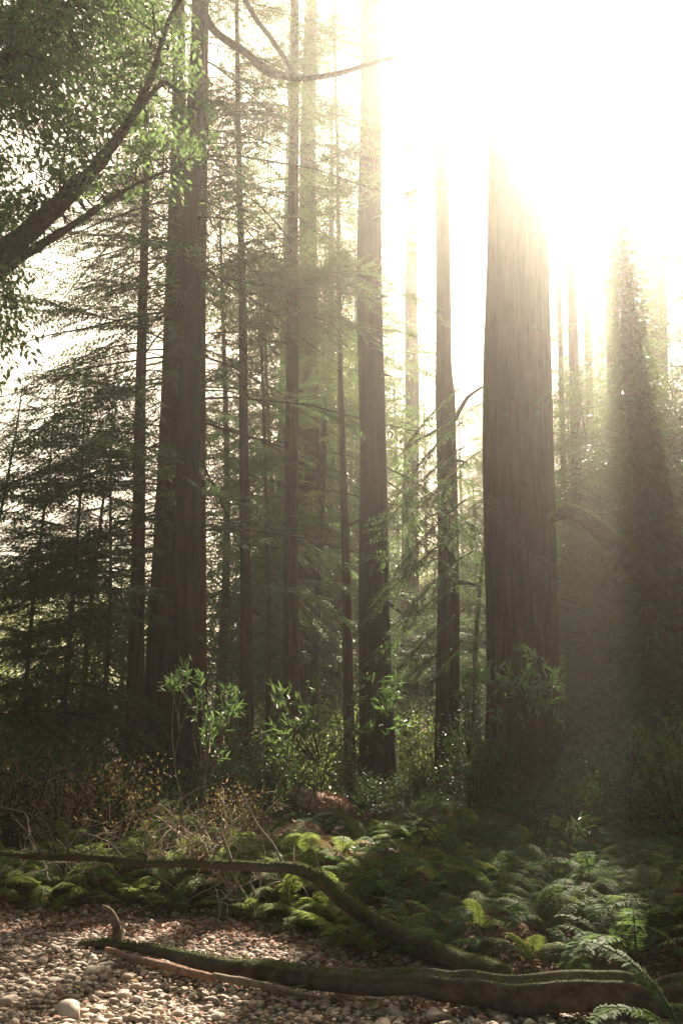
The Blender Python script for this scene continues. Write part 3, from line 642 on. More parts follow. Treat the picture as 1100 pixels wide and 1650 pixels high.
# join the third limb to the trunk outside the frame
P, R = spline(np.array([fork+[-.3, .0, -.3], at(-190, 400, 8.7), at(-160, 260, 8.4)]), 10, np.array([.13, .11, .095]))
g = Geo(); g.add(*tube(P-O, R, 10)); link('limb', g.mesh('limb', LIMBBARK), tb)
allP = np.vstack([p for p, _ in LPs[:5]])
rl = np.random.default_rng(52); g = Geo(); gw = Geo(); LP, LD, LN = [], [], []
ZONES = [(-40, 40, 200, 330, 165, 8.2, 11.0), (-40, -60, 260, 90, 110, 8.0, 11.0), (60, 90, 240, 240, 60, 8.6, 10.8), (-40, 330, 60, 400, 26, 8.6, 10.4), (-40, 440, 40, 620, 26, 8.4, 10.0), (190, 60, 330, 330, 26, 8.6, 11), (-60, -140, 420, -50, 60, 8, 11)]
for x0, y0, x1, y1, n, a, b in ZONES:
    for k in range(n):
        px, py = rl.uniform(x0, x1), rl.uniform(y0, y1)
        c = at(px, py, rl.uniform(a, b)); d = np.linalg.norm(allP-c, axis=1)
        if d.min() > 2.6: continue
        q = allP[np.argmin(d+rl.uniform(0, .5, len(d)))]; u = np.linspace(0, 1, 5)
        w_ = q+(c-q)*u[:, None]+np.column_stack([.10*np.sin(u*4+k), 0*u, .15*np.sin(u*math.pi)])
        gw.add(*tube(w_-O, np.linspace(.011, .003, 5), 3, cap=False)[:2])
        nl = rl.integers(30, 64); uu = rl.uniform(.45, 1.06, nl)
        pp = np.column_stack([np.interp(uu, u, w_[:, i]) for i in range(3)])+rl.normal(0, .10, (nl, 3))*np.array([1, 1, .6])
        LP.append(pp); LD.append(rl.normal(0, .6, (nl, 3))+norm(c-q)*.6+np.array([0, 0, -.35])); LN.append(rl.normal(0, .45, (nl, 3))+np.array([0, 0, 1.]))
LP = np.vstack(LP); Ls = rl.uniform(.04, .105, len(LP))
g.add(*leaves(LP-O, np.vstack(LD), np.vstack(LN), Ls, Ls*.45))
link('crown', g.mesh('crown', OAKLEAF), tb); link('twigs', gw.mesh('twigs', TWIGMAT), tb)['kind'] = 'stuff'

# ------------------------------------------------------------------ fallen logs
def log_thing(name, label, pts, mat, seg, n, moss=0, mossup=1.2, seed=1, amp=.10, L=.016, thin=.92, debris=0):
    """pts: (px, py, Y, width px)."""
    C = np.array([at(a, b, Y) for a, b, Y, c in pts]); R = np.array([wid(c, b, Y)/2 for a, b, Y, c in pts])
    P, R = spline(C, n, R*thin); q_ = np.random.default_rng(seed+7); P[:, 1:] += np.column_stack([np.convolve(q_.normal(0, 1, n), np.hanning(n//9+3)/(n//9+3)**.5, 'same') for _ in (0, 1)])*R[:, None]*.22; R = R*(1+.10*np.convolve(q_.normal(0, 1, n), np.hanning(n//14+3)/(n//14+3)**.5, 'same')); o = P[0].copy()
    r = np.random.default_rng(seed)
    root = thing(name, label, 'log', tuple(o)); g = Geo(); g.add(*tube(P-o, R, seg, flute(seed, 6, amp)))
    st = link('stem', g.mesh('stem', mat), root)
    if moss:
        g = Geo(); g.add(*hug_leaves(P-o, R, r, moss, L, (-.004, .006), up=mossup, droop=.05, Wf=.5)); link('moss', g.mesh('moss', MOSSMAT), st)['kind'] = 'stuff'
    if debris:
        g = Geo(); g.add(*hug_leaves(P-o, R, r, debris, .075, (0, .03), up=1.4, droop=.1, Wf=.35)); link('debris', g.mesh('debris', LITTERMAT), st)['kind'] = 'stuff'
    return root, P, R, o
def wig(p0, p1, r0, r1, r, n=8, wob=.06):
    u = np.linspace(0, 1, n); P = p0+(p1-p0)*u[:, None]+np.cumsum(r.normal(0, wob*np.linalg.norm(p1-p0)/n**.5, (n, 3)), 0)*np.sin(u*math.pi)[:, None]
    return P, np.linspace(r0, r1, n)
lg1, P1, R1, o1 = log_thing('fallen_tree', 'long mossy fallen trunk arching over the ferns to the big log',
    [(2, 1374, 9.9, 9), (60, 1380, 9.85, 13), (150, 1383, 9.75, 15), (250, 1391, 9.6, 18), (330, 1392, 9.4, 20), (400, 1397, 9.25, 22), (470, 1398, 9.0, 25), (515, 1416, 8.8, 30), (560, 1455, 8.5, 34), (610, 1488, 8.2, 37), (680, 1517, 7.75, 40), (740, 1545, 7.35, 44), (810, 1575, 6.95, 50)], MOSSBARK, 18, 90, 3600, 1.2, 61, amp=.16, thin=.70)
lr = np.random.default_rng(62)
def log_twig(root, o, pts, Y, mat, r=.012, name='twig'):
    C = np.array([at(a, b, Y) for a, b in pts]); P, R = spline(C, 12, np.linspace(r, r*.35, len(C)))
    g = Geo(); g.add(*tube(P-o, R, 6, flute(int(pts[0][0]), 3, .12))); return link(name, g.mesh(name, mat), root)
for pts, Y, r_ in (([(70, 1378), (52, 1352), (34, 1330), (16, 1308)], 9.8, .014), ([(110, 1378), (109, 1340), (113, 1305), (119, 1284), (128, 1288)], 9.78, .017), ([(72, 1377), (100, 1362), (140, 1372), (158, 1358)], 9.7, .012), ([(200, 1385), (170, 1355), (110, 1338), (38, 1342)], 9.75, .012),
                 ([(374, 1392), (366, 1366), (357, 1342), (355, 1326)], 9.3, .017), ([(340, 1392), (348, 1372), (352, 1362)], 9.3, .010), ([(455, 1392), (440, 1360), (420, 1336), (405, 1310), (388, 1270)], 9.15, .012), ([(520, 1410), (508, 1380), (496, 1350)], 8.95, .008), ([(95, 1378), (84, 1345), (60, 1300), (44, 1288)], 9.7, .009), ([(150, 1380), (142, 1345), (146, 1310)], 9.75, .008)):
    log_twig(lg1, o1, pts, Y, DEADWOOD, r_)
lg2, P2, R2, o2 = log_thing('fallen_log', 'thick mossy log lying across the creek gravel',
    [(130, 1524, 8.9, 15), (190, 1524, 8.75, 21), (260, 1537, 8.35, 27), (330, 1553, 8.0, 33), (400, 1566, 7.7, 39), (480, 1575, 7.4, 45), (580, 1582, 7.1, 54), (640, 1585, 7.0, 60), (700, 1590, 6.9, 64), (760, 1590, 6.82, 72), (820, 1597, 6.75, 74), (950, 1598, 6.6, 82), (1040, 1603, 6.55, 80), (1120, 1602, 6.5, 88), (1300, 1606, 6.4, 90)], MOSSLOG, 48, 170, 3600, 2.0, 63, amp=.17, thin=.76)
log_twig(lg2, o2, [(186, 1526), (190, 1505), (186, 1482), (176, 1466), (164, 1460)], 8.8, DEADWOOD, .048, 'stub')
lg3, P3, R3, o3 = log_thing('bare_branch', 'bare pinkish branch lying on stones under the mossy log', [(172, 1530, 8.5, 10), (230, 1548, 8.2, 14), (290, 1562, 7.85, 15), (345, 1576, 7.5, 13)], REDWOODLOG, 10, 24, seed=64, amp=.06)
lg4, P4, R4, o4 = log_thing('dead_branch', 'dark broken branch with thin tips on the gravel below the mossy log', [(345, 1572, 7.5, 12), (390, 1582, 7.35, 14), (440, 1592, 7.2, 12), (495, 1603, 7.05, 7), (520, 1608, 7.0, 3)], DEADWOOD, 9, 22, seed=65, amp=.12)
log_twig(lg4, o4, [(440, 1585), (470, 1592), (500, 1585)], 7.2, DEADWOOD, .012); log_twig(lg4, o4, [(420, 1583), (445, 1598), (480, 1606)], 7.15, DEADWOOD, .010)
# red rotting logs behind, one lightened in colour as if sunlit
log_thing('rotting_log', 'short red rotting log lightened as if sunlit behind the ferns', [(470, 1284, 17.6, 30), (490, 1290, 17.0, 40), (512, 1298, 16.4, 46), (540, 1306, 15.7, 44), (566, 1316, 15.1, 30)], REDWOODLOG_LIT, 60, 60, seed=66, amp=.30, thin=.72, debris=420)
log_thing('rotting_log', 'low red log lying in front of the stout centre trunk', [(560, 1325, 16.0, 22), (640, 1323, 16.2, 30), (700, 1326, 16.3, 32), (770, 1330, 16.5, 30)], REDWOODLOG, 30, 40, 700, .6, seed=67, amp=.22, debris=300)
log_thing('rotting_log', 'dark mossy log hidden in the ferns behind the stout centre trunk', [(545, 1352, 14.2, 26), (640, 1348, 14.3, 34), (760, 1345, 14.5, 30), (880, 1340, 14.8, 20)], MOSSBARK, 16, 30, 1600, .8, seed=68, amp=.14)
g = Geo(); r = np.random.default_rng(69)  # stump added in place of a patch of sunlit fern
V, Q, T = tube(np.array([[0, 0, -.1], [0, 0, .06], [.02, 0, .16], [.03, 0, .26], [.03, .02, .31]]), np.array([.42, .38, .28, .14, .02]), 20, flute(69, 8, .35)); g.add(V, Q, T)
V, Q = hug_leaves(np.array([[0, 0, -.05], [0, 0, .12], [.03, 0, .28]]), np.array([.42, .36, .12]), r, 260, .08, (0, .04), up=.8, droop=.2, Wf=.3); g.add(V, Q, None, 1)
p = gpos(492, 1362); stp = link('added_stump', g.mesh('added_stump', [REDWOODLOG, LITTERMAT]), None, tuple(p)); tag(stp, 'added stump standing in for a patch of sunlit fern', 'stump')

# ------------------------------------------------------------------ ferns
def frond_mesh(seed, pairs=22, mat=FERNLEAF, arch=.55, wmax=.20, fine=True):
    """unit-long arching frond along +X: rachis, paired pinnae cut into leaflets."""
    r = np.random.default_rng(seed); g = Geo(); s = np.linspace(0, 1, 9)
    ang = np.radians(68)-s*np.radians(95+r.uniform(-15, 20))*arch*1.6
    dx = np.cos(ang)/8; dz = np.sin(ang)/8
    ax = np.column_stack([np.concatenate([[0], np.cumsum(dx[:-1])]), .04*np.sin(s*2.5+seed)*s, np.concatenate([[0], np.cumsum(dz[:-1])])])
    g.add(*tube(ax, np.linspace(.008, .002, 9), 4, cap=False)[:2], m=1)
    P, D, N, L, W = [], [], [], [], []
    T = norm(np.gradient(ax, axis=0))
    for k in range(pairs):
        f = .16+.83*k/pairs; b = np.array([np.interp(f, s, ax[:, i]) for i in range(3)]); t_ = norm(np.array([np.interp(f, s, T[:, i]) for i in range(3)]))
        up = norm(np.cross(np.array([0, 1., 0]), -t_)); up = up if up[2] > 0 else -up
        pl = wmax*(math.sin(math.pi*(.12+.80*(1-f)**.85)))**.8*r.uniform(.85, 1.1)
        for sd in (-1, 1):
            dr = norm(np.array([0, sd*1., 0])+t_*.35-up*r.uniform(.05, .35))
            if fine:
                m = max(3, int(pl/.022)); uu = (np.arange(m)+.3)/m
                base = b+dr*pl*uu[:, None]-up*(.18*pl*uu**2)[:, None]
                for s2 in (-1, 1):
                    d2 = dr*.75+s2*t_*.75
                    ll = .036*(1-uu*.75)*pl/.15
                    P.append(base); D.append(np.tile(d2, (m, 1))+r.normal(0, .12, (m, 3))); N.append(np.tile(up, (m, 1))+r.normal(0, .2, (m, 3))); L.append(ll*1.35); W.append(ll*.62)
            else:
                P.append(b[None]); D.append((dr+r.normal(0, .08, 3))[None]); N.append(up[None]+r.normal(0, .15, (1, 3))); L.append(np.array([pl])); W.append(np.array([.034]))
    g.add(*leaves(np.vstack(P), np.vstack(D), np.vstack(N), np.concatenate(L), np.concatenate(W), .06))
    return g.mesh('frond', [mat, TWIGMAT])
FR_L = [frond_mesh(90+i, 22, FERNLEAF, a) for i, a in enumerate((.45, .55, .65, .75))]
FR_D = [frond_mesh(95+i, 20, FERNDARK, a) for i, a in enumerate((.45, .6, .72))]
FR_S = [frond_mesh(99+i, 36, FERNDARK, a, .13, False) for i, a in enumerate((.6, .75))]
FR_Sp = [frond_mesh(103+i, 38, FERNDARK, a, .12, False) for i, a in enumerate((.6, .75))]
NF = [0]
def fern(x, y, z, lib, n, size, label, group, seed, name='fern'):
    r = np.random.default_rng(seed); rt = thing(name, label, 'fern', (x, y, z), group)
    a0 = r.uniform(0, 6.28)
    for k in range(n):
        o = link('frond', lib[r.integers(len(lib))], rt); s = size*r.uniform(.7, 1.2)
        o.scale = (s, s, s*r.uniform(.8, 1.1)); o.rotation_euler = (r.uniform(-.25, .25), r.uniform(-.25, .35), a0+k*6.283/n+r.normal(0, .25)); NF[0] += 1
    return rt
rF = np.random.default_rng(101)
def logclear(p):
    return min(np.linalg.norm(P1[:, :2]-p[:2], axis=1).min(), 9) > .0 and np.linalg.norm(P2[:, :2]-p[:2], axis=1).min() > .30
def scatter(n, x0, x1, y0, y1, mind, cond=lambda px, py: True, tries=4000):
    out = []
    for k in range(tries):
        px, py = rF.uniform(x0, x1), rF.uniform(y0, y1)
        if not cond(px, py): continue
        p = gpos(px, py)
        if not logclear(p): continue
        if all((p[0]-q[0])**2+(p[1]-q[1])**2 > mind**2 for q in out): out.append(p)
        if len(out) >= n: break
    return out
bankf = scatter(46, -40, 560, 1385, 1505, .30, lambda a, b: b < 1450+ (a > 150)*(a-150)*.16 and b < 1512)
for i, p in enumerate(bankf):
    lit = i % 3
    px_ = 550+F*p[0]/(p[1]*.974+(p[2]-CAMZ)*.225); bk = np.linalg.norm(P1[:, :2]-p[:2], axis=1); bh = 'behind' if p[1] > P1[np.argmin(bk), 1] else 'in front of'
    wh = 'the thin left end' if px_ < 150 else 'the straight middle' if px_ < 380 else 'the bend'
    fern(p[0], p[1], p[2]-.02, FR_L, int(rF.integers(7, 11)), rF.uniform(.42, .62), f'feathery green fern on the bank {bh} {wh} of the arching trunk', f'feathery ferns {bh} {wh} of the arching trunk', 200+i)
bedf = scatter(120, 560, 1130, 1335, 1560, .27, lambda a, b: b > 1335 and (a > 640 or b < 1460))
for i, p in enumerate(bedf):
    k = i % 4
    px_ = 550+F*p[0]/(p[1]*.974+(p[2]-CAMZ)*.225); dl = p[1]-np.interp(p[0], P2[:, 0], P2[:, 1])
    wh = ('close behind' if dl < 1.6 else 'a few steps behind' if dl < 4 else 'far behind')+' the mossy log '+('below the stout centre trunk' if px_ < 690 else 'below the huge redwood' if px_ < 910 else 'below the mossy tree')
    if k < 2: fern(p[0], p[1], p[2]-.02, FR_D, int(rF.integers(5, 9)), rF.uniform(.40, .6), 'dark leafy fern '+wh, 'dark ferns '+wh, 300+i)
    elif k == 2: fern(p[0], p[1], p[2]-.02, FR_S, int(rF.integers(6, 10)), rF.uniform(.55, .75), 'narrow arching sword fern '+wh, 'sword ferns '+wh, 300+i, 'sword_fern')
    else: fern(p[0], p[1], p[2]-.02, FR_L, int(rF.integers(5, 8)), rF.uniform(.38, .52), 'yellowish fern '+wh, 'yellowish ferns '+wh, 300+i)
for i, (px, py, n, s, lab) in enumerate([(560, 1530, 8, .55, 'sunlit fern under the bend of the arching fallen trunk'), (600, 1540, 7, .55, 'fern with a pale upright frond right under the arching trunk'), (540, 1480, 7, .5, 'small fern left of the bend of the arching fallen trunk'), (640, 1530, 6, .45, 'dark fern between the arching trunk and the mossy log'), (700, 1545, 6, .45, 'low fern in the wedge where both fallen trunks meet')]):
    p = gpos(px, py); fern(p[0], p[1], p[2]-.02, FR_L if i < 3 else FR_D, n, s, lab, None, 400+i)
farf = scatter(46, 60, 760, 1300, 1385, .55)
for i, p in enumerate(farf):
    fern(p[0], p[1], p[2]-.02, FR_L if i % 2 else FR_D, 6, rF.uniform(.5, .75), *(lambda q: (('feathery' if i % 2 else 'dark')+' fern on the forest floor '+q, ('feathery' if i % 2 else 'dark')+' ferns '+q))('before the left clump of trunks' if p[0] < -1.9 else 'before the straight brown trunk' if p[0] < -.3 else 'before the stout centre trunk' if p[0] < 1 else 'between the stout trunk and the huge redwood'), 450+i)
p = np.array([1.88, 6.0, 0.0]); p[2] = gh(p[0], p[1])
fern(p[0], p[1], p[2]+.02, FR_Sp, 9, .72, 'sword fern with long arching fronds in the bottom right corner', None, 470, 'sword_fern')
p = gpos(1085, 1500); fern(p[0], p[1], p[2], FR_S, 7, .7, 'sword fern standing behind the right end of the mossy log', None, 471, 'sword_fern')
p = gpos(120, 1450); 

FERN_LIT = leaf_mat('sun_toned_fern', [(.30, .22, .12), (.46, .36, .24), (.40, .20, .10)], (.35, .25, .12), .7, .3)  # pale colour stands in for sun on ordinary fern fronds
FR_LIT = [frond_mesh(107+i, 20, FERN_LIT, a) for i, a in enumerate((.5, .7))]
for i, (px, py, n, s, lab) in enumerate([(478, 1372, 7, .6, 'fern coloured as if sunlit just left of the added stump'), (510, 1380, 6, .5, 'fern coloured as if sunlit in front of the added stump'), (548, 1395, 6, .5, 'fern coloured as if sunlit behind the bend of the arching trunk'), (420, 1376, 7, .55, 'fern coloured as if sunlit behind the middle of the arching trunk'), (345, 1432, 6, .5, 'fern coloured as if sunlit under the middle of the arching trunk'), (300, 1420, 6, .5, 'fern coloured as if sunlit among green ferns on the left bank'), (530, 1448, 6, .5, 'fern coloured as if sunlit just under the bend of the arching trunk'), (612, 1500, 6, .45, 'fern coloured as if sunlit right beneath the sloping part of the arching trunk')]):
    p = gpos(px, py); fern(p[0], p[1], p[2]-.02, FR_LIT, n, s, lab, None, 480+i, 'sun_toned_fern')

# ------------------------------------------------------------------ shrubs with lance leaves (each leaf its own piece)
def lance_leaf(mat, L=.11, W=.026):
    s = np.array([0, .12, .35, .6, .82, 1.0]); w_ = np.array([.08, .62, 1, .88, .5, .02])*W/2; z = -.10*L*s**2
    V = np.vstack([np.column_stack([s*L, w_, z+.12*w_]), np.column_stack([s*L, 0*s, z-.004]), np.column_stack([s*L, -w_, z+.12*w_])])
    n = 6; Q = [[i, i+1, n+i+1, n+i] for i in range(n-1)]+[[n+i, n+i+1, 2*n+i+1, 2*n+i] for i in range(n-1)]
    return mesh_np('leaf', V, [np.array(Q)], mat)
LANCE = lance_leaf(BAYLEAF); LANCE_D = lance_leaf(BUSHLEAF)
def lance_shrub(name, label, base_px, Y, stems, leafm, nleaf, seed, woodmat, L=1.0, ztop=None, twr=.0075):
    r = np.random.default_rng(seed); b = at(base_px[0], base_px[1], Y); b[2] = gh(b[0], Y)-.05
    rt = thing(name, label, 'shrub', tuple(b)); tips = []
    for pts in stems:
        yk = r.normal(0, .18); C = np.array([at(a, c, Y+yk*j/len(pts)) for j, (a, c) in enumerate(pts)])
        P, R = spline(C, 14, np.linspace(twr, .0035, len(C))); g = Geo(); g.add(*tube(P-b, R, 5, flute(seed, 3, .1))); link('stem', g.mesh('stem', woodmat), rt)
        tips.append(P)
    for k in range(nleaf):
        P = tips[r.integers(len(tips))]; i = int(len(P)-1-min(len(P)-2, abs(r.normal(0, 2.0)))); p = P[i]+r.normal(0, .03, 3)*L
        d = norm(norm(P[i]-P[i-1])*.8+r.normal(0, .75, 3)+np.array([0, 0, .15]))
        o = link('leaf', leafm, rt, tuple(p-b)); nrm = Vector(r.normal(0, .5, 3)+np.array([0, 0, 1]))
        X = Vector(d); Yv = nrm.cross(X).normalized(); Z = X.cross(Yv); o.rotation_euler = Matrix((X, Yv, Z)).transposed().to_euler()
        s = L*r.uniform(.7, 1.25); o.scale = (s, s, s)
    return rt
def fan(bx, by, tops, r, wob=14):
    out = []; nm = max(2, len(tops)//6); mains = []
    order = sorted(tops, key=lambda q: q[0])
    for k in range(nm):
        grp = order[k*len(order)//nm:(k+1)*len(order)//nm]; tx = sum(q[0] for q in grp)/len(grp); ty = min(q[1] for q in grp)
        x0 = bx+r.normal(0, 22); main = [(x0+(tx-x0)*f**1.5+r.normal(0, wob)*math.sin(f*3.14), by+(ty-by)*f) for f in np.linspace(0, 1, 6)]
        out.append(main)
        for (ax, ay) in grp:
            f = r.uniform(.45, .85); i = int(f*5); sx, sy = main[i]
            if sy < ay+8: i = max(1, i-1); sx, sy = main[i]
            out.append([(sx+(ax-sx)*u+r.normal(0, 5)*math.sin(u*3.14), sy+(ay-sy)*u-10*math.sin(u*3.14)) for u in np.linspace(0, 1, 4)])
    return out
rs = np.random.default_rng(111)
def tops(cx, cy, sx, sy, n): return [(cx+rs.uniform(-sx, sx), cy+rs.uniform(-sy, sy)) for _ in range(n)]
lance_shrub('bay_shrub', 'bright green lance leaved shrub catching sun in front of the left clump', (300, 1345), 11.0,
    fan(300, 1345, [(300, 1070), (320, 1085), (285, 1100), (265, 1105), (322, 1105), (275, 1085), (345, 1160), (310, 1120)], rs), LANCE, 150, 112, DEADWOOD, 1.0)
lance_shrub('bay_shrub', 'second bright lance leaved shrub leaning right of the first', (345, 1350), 11.2,
    fan(345, 1350, [(365, 1100), (382, 1115), (375, 1135), (392, 1140), (335, 1160), (350, 1175), (330, 1180), (362, 1150), (355, 1220)], rs), LANCE, 160, 113, DEADWOOD, 1.0)
lance_shrub('bay_shrub', 'tall glossy green shrub in front of the huge redwood', (850, 1330), 13.0,
    fan(850, 1330, tops(815, 1065, 50, 30, 8)+tops(870, 1090, 35, 45, 9)+tops(840, 1120, 60, 40, 8)+tops(880, 1150, 30, 35, 6), rs, 20), LANCE, 290, 114, TWIGMAT, 1.25)
lance_shrub('bay_shrub', 'leggy green shrub between the two shrubs at centre', (480, 1310), 13.5,
    fan(480, 1310, tops(480, 1130, 55, 45, 8)+tops(450, 1200, 50, 40, 7)+tops(500, 1180, 40, 40, 6), rs, 20), LANCE_D, 240, 115, TWIGMAT, 1.25)
lance_shrub('bay_shrub', 'green shrub in front of the stout centre trunk', (590, 1320), 14.5,
    fan(590, 1320, tops(605, 1130, 40, 40, 8)+tops(570, 1170, 45, 50, 8)+tops(630, 1160, 25, 30, 4), rs, 20), LANCE, 230, 116, TWIGMAT, 1.3)
lance_shrub('bay_shrub', 'thin green shrub left of the huge redwood trunk', (760, 1320), 15.0,
    fan(760, 1320, tops(760, 1080, 30, 45, 7)+tops(740, 1150, 25, 50, 5)+tops(775, 1180, 25, 50, 5), rs, 14), LANCE, 190, 117, TWIGMAT, 1.3)
lance_shrub('bay_shrub', 'low dim shrub under the arching mossy limb at right', (1030, 1320), 12.5,
    fan(1030, 1320, tops(1050, 1180, 50, 20, 6)+tops(1060, 1215, 45, 20, 5), rs, 10), LANCE_D, 120, 118, TWIGMAT, 1.1)
lance_shrub('bay_shrub', 'low seedling shrub among ferns right of the mossy log', (900, 1400), 11.0,
    fan(900, 1400, tops(900, 1340, 40, 25, 6), rs, 8), LANCE_D, 90, 119, TWIGMAT, 1.0)
lance_shrub('bay_shrub', 'seedling shrub behind the meeting point of both fallen trunks', (740, 1500), 9.6,
    fan(740, 1500, tops(740, 1440, 40, 25, 6), rs, 8), LANCE_D, 80, 120, TWIGMAT, .9)

# bare tangled shrubs
def tangle(name, label, base, Y, n, spread, height, seed, mat, side=0.0, r0=.011):
    r = np.random.default_rng(seed); b = at(base[0], base[1], Y); b[2] = gh(b[0], Y)-.04
    rt = thing(name, label, 'shrub', tuple(b))
    for k in range(n):
        a = r.uniform(0, 6.28); tip = np.array([spread*math.cos(a)*r.uniform(.3, 1)+side, .5*spread*math.sin(a), height*r.uniform(.35, 1)])
        mid = tip*.5+np.array([r.normal(0, .15), r.normal(0, .1), height*.22*r.random()])
        P = spline(np.vstack([[0, 0, 0], mid*.5+r.normal(0, .06, 3), mid, tip*.8+r.normal(0, .1, 3), tip]), 16)
        P[1:] += np.cumsum(r.normal(0, .012, (15, 3)), 0); g = Geo(); rr = r0*r.uniform(.6, 1.2); g.add(*tube(P, np.linspace(rr, rr*.3, 16), 5, cap=False)[:2])
        for q in range(r.integers(3, 7)):
            i = r.integers(4, 14); d = norm(P[i]-P[i-1])+r.normal(0, .7, 3); l = r.uniform(.15, .5); u = np.linspace(0, 1, 6)
            S = P[i]+norm(d)*l*u[:, None]+np.cumsum(r.normal(0, .018, (6, 3)), 0)-np.column_stack([0*u, 0*u, .1*u*u]); g.add(*tube(S, np.linspace(rr*.5, rr*.18, 6), 3, cap=False)[:2])
        link('stem', g.mesh('stem', mat), rt)
    return rt
tangle('bare_shrub', 'tangle of bare twigs lightened as if sunlit in front of the left clump', (310, 1345), 10.9, 24, .85, .95, 131, TWIG_LIT, .1, .016)
tangle('bare_shrub', 'bare twigs lightened as if sunlit bending right toward the arching fallen trunk', (390, 1375), 10.3, 10, .7, .7, 132, TWIG_LIT, .15, .014)
tangle('bare_shrub', 'twig tangle lightened as if sunlit behind the left end of the fallen trunk', (110, 1360), 11.2, 16, 1.1, .8, 133, TWIG_LIT, 0, .013)
tangle('bare_shrub', 'dark arching twig shrub at the left edge', (20, 1330), 12.5, 14, 1.4, 1.7, 134, TWIGMAT, .2, .016)
tangle('bare_shrub', 'dark brittle shrub below the two slim trunks at left', (170, 1320), 13.5, 14, 1.2, 1.5, 135, TWIGMAT, 0, .014)
tangle('bare_shrub', 'thin dark stems rising out of the shaded fern bed', (700, 1440), 10.8, 7, .5, 1.0, 136, TWIGMAT, 0, .009)
tangle('bare_shrub', 'bare stems standing in front of the foot of the huge redwood', (860, 1370), 11.8, 8, .6, 1.2, 137, TWIGMAT, 0, .010)

# leafy bushes that close the gaps between the trunk feet
def bush(seed, mat, n=60, nl=40, L=.075, hgt=1.3, rad=.9):
    r = np.random.default_rng(seed); g = Geo(); P, D, N = [], [], []
    for k in range(n):
        a = r.uniform(0, 6.28); z = hgt*r.uniform(.12, 1); rr = rad*r.random()**.6*(1.05-.45*z/hgt); c = np.array([rr*math.cos(a), rr*math.sin(a), z]); u = np.linspace(0, 1, 5)
        w_ = np.array([.1*math.cos(a), .1*math.sin(a), -.05])+(c-np.array([.1*math.cos(a), .1*math.sin(a), -.05]))*u[:, None]+np.column_stack([0*u, 0*u, .12*np.sin(u*3.1)])
        g.add(*tube(w_, np.linspace(.009, .003, 5), 3, cap=False)[:2], m=1)
        q = np.column_stack([np.interp(r.uniform(.4, 1.1, nl), u, w_[:, i]) for i in range(3)])+r.normal(0, .10, (nl, 3)); P.append(q); D.append(r.normal(0, .7, (nl, 3))+norm(c)*.5); N.append(r.normal(0, .5, (nl, 3))+[0, 0, 1.])
    P = np.vstack(P); g.add(*leaves(P, np.vstack(D), np.vstack(N), L*r.uniform(.6, 1.35, len(P)), L*.45)); return g.mesh('foliage', [mat, TWIGMAT])
BU = [bush(141, BUSHLEAF), bush(142, PALELEAF), bush(143, BUSHLEAF, 80, 40, .06, 1.0, 1.1), bush(144, FERNDARK, 80, 36, .06, .6, 1.0)]
DRYLEAF = leaf_mat('dry_brush_leaves', [(.16, .11, .05), (.26, .19, .09)], (.34, .24, .10), .7, .4)
BU.append(bush(145, DRYLEAF, 70, 16, .06, 1.1, 1.1))
BUSHES = [(30, 13.2, 4, 1.1, 'golden brown dry bush at the left edge'), (120, 12.6, 4, .9, 'golden brown dry brush behind the left end of the arching trunk'), (205, 13.0, 4, 1.0, 'golden brown dry brush in front of the foot of the clump'), (380, 12.4, 4, .7, 'small dry bush right of the bright lance leaved shrubs'),
          (90, 17, 0, 1.5, 'leafy bush below the two slim dark trunks at left'), (10, 15.5, 2, 1.5, 'wide bush at the foot of the left edge trees'), (170, 15.5, 2, 1.2, 'low bush left of the foot of the clump'), (350, 16.5, 2, 1.0, 'low bush right of the foot of the clump'), (420, 17.5, 0, 1.2, 'leafy bush between the slim trunk and the straight brown redwood'),
          (500, 19, 1, 1.3, 'pale bush behind the foot of the straight brown redwood'), (545, 26, 1, 1.8, 'pale bush glowing behind the thin bent trunk'), (585, 18.5, 0, .6, 'small bush between the thin bent trunk and the stout one'), (660, 19.5, 2, .7, 'low bush right of the stout centre trunk'), (690, 25, 1, 1.5, 'pale bush at the foot of the pale hazy trunk'),
          (760, 18, 0, 1.2, 'leafy bush left of the foot of the huge redwood'), (800, 15.5, 3, .7, 'dark low bush at the foot of the huge redwood'), (930, 16, 0, 1.0, 'dark bush right of the foot of the huge redwood'), (1000, 14.5, 2, 1.3, 'dark wide bush under the arching mossy limb'), (1085, 13, 0, 1.3, 'dark bush at the foot of the mossy tree'), (900, 13.5, 3, 1.1, 'low dark bush behind the shaded fern bed'), (1040, 18, 0, 2.0, 'tall dark bush left of the mossy tree'), (980, 20, 0, 2.2, 'tall dark bush behind the arching mossy limb'), (620, 30, 1, 1.8, 'pale bush far behind the stout centre trunk'), (390, 24, 1, 1.8, 'pale bush behind the slim straight trunk'), (120, 24, 1, 2.2, 'large pale bush behind the left young redwoods'), (230, 14.5, 3, 1.2, 'low dark bush in front of the foot of the clump'), (700, 16.5, 3, .8, 'low dark bush in front of the trunk with the knee')]
for i, (px, Y, v, s, lab) in enumerate(BUSHES):
    x = (px-550)/F*Y; rt = thing('leafy_bush', lab, 'bush', (x, Y, float(gh(x, Y))), 'leafy bushes between the trunks', i*1.3); rt.scale = (s, s, s)
    link('foliage', BU[v], rt)

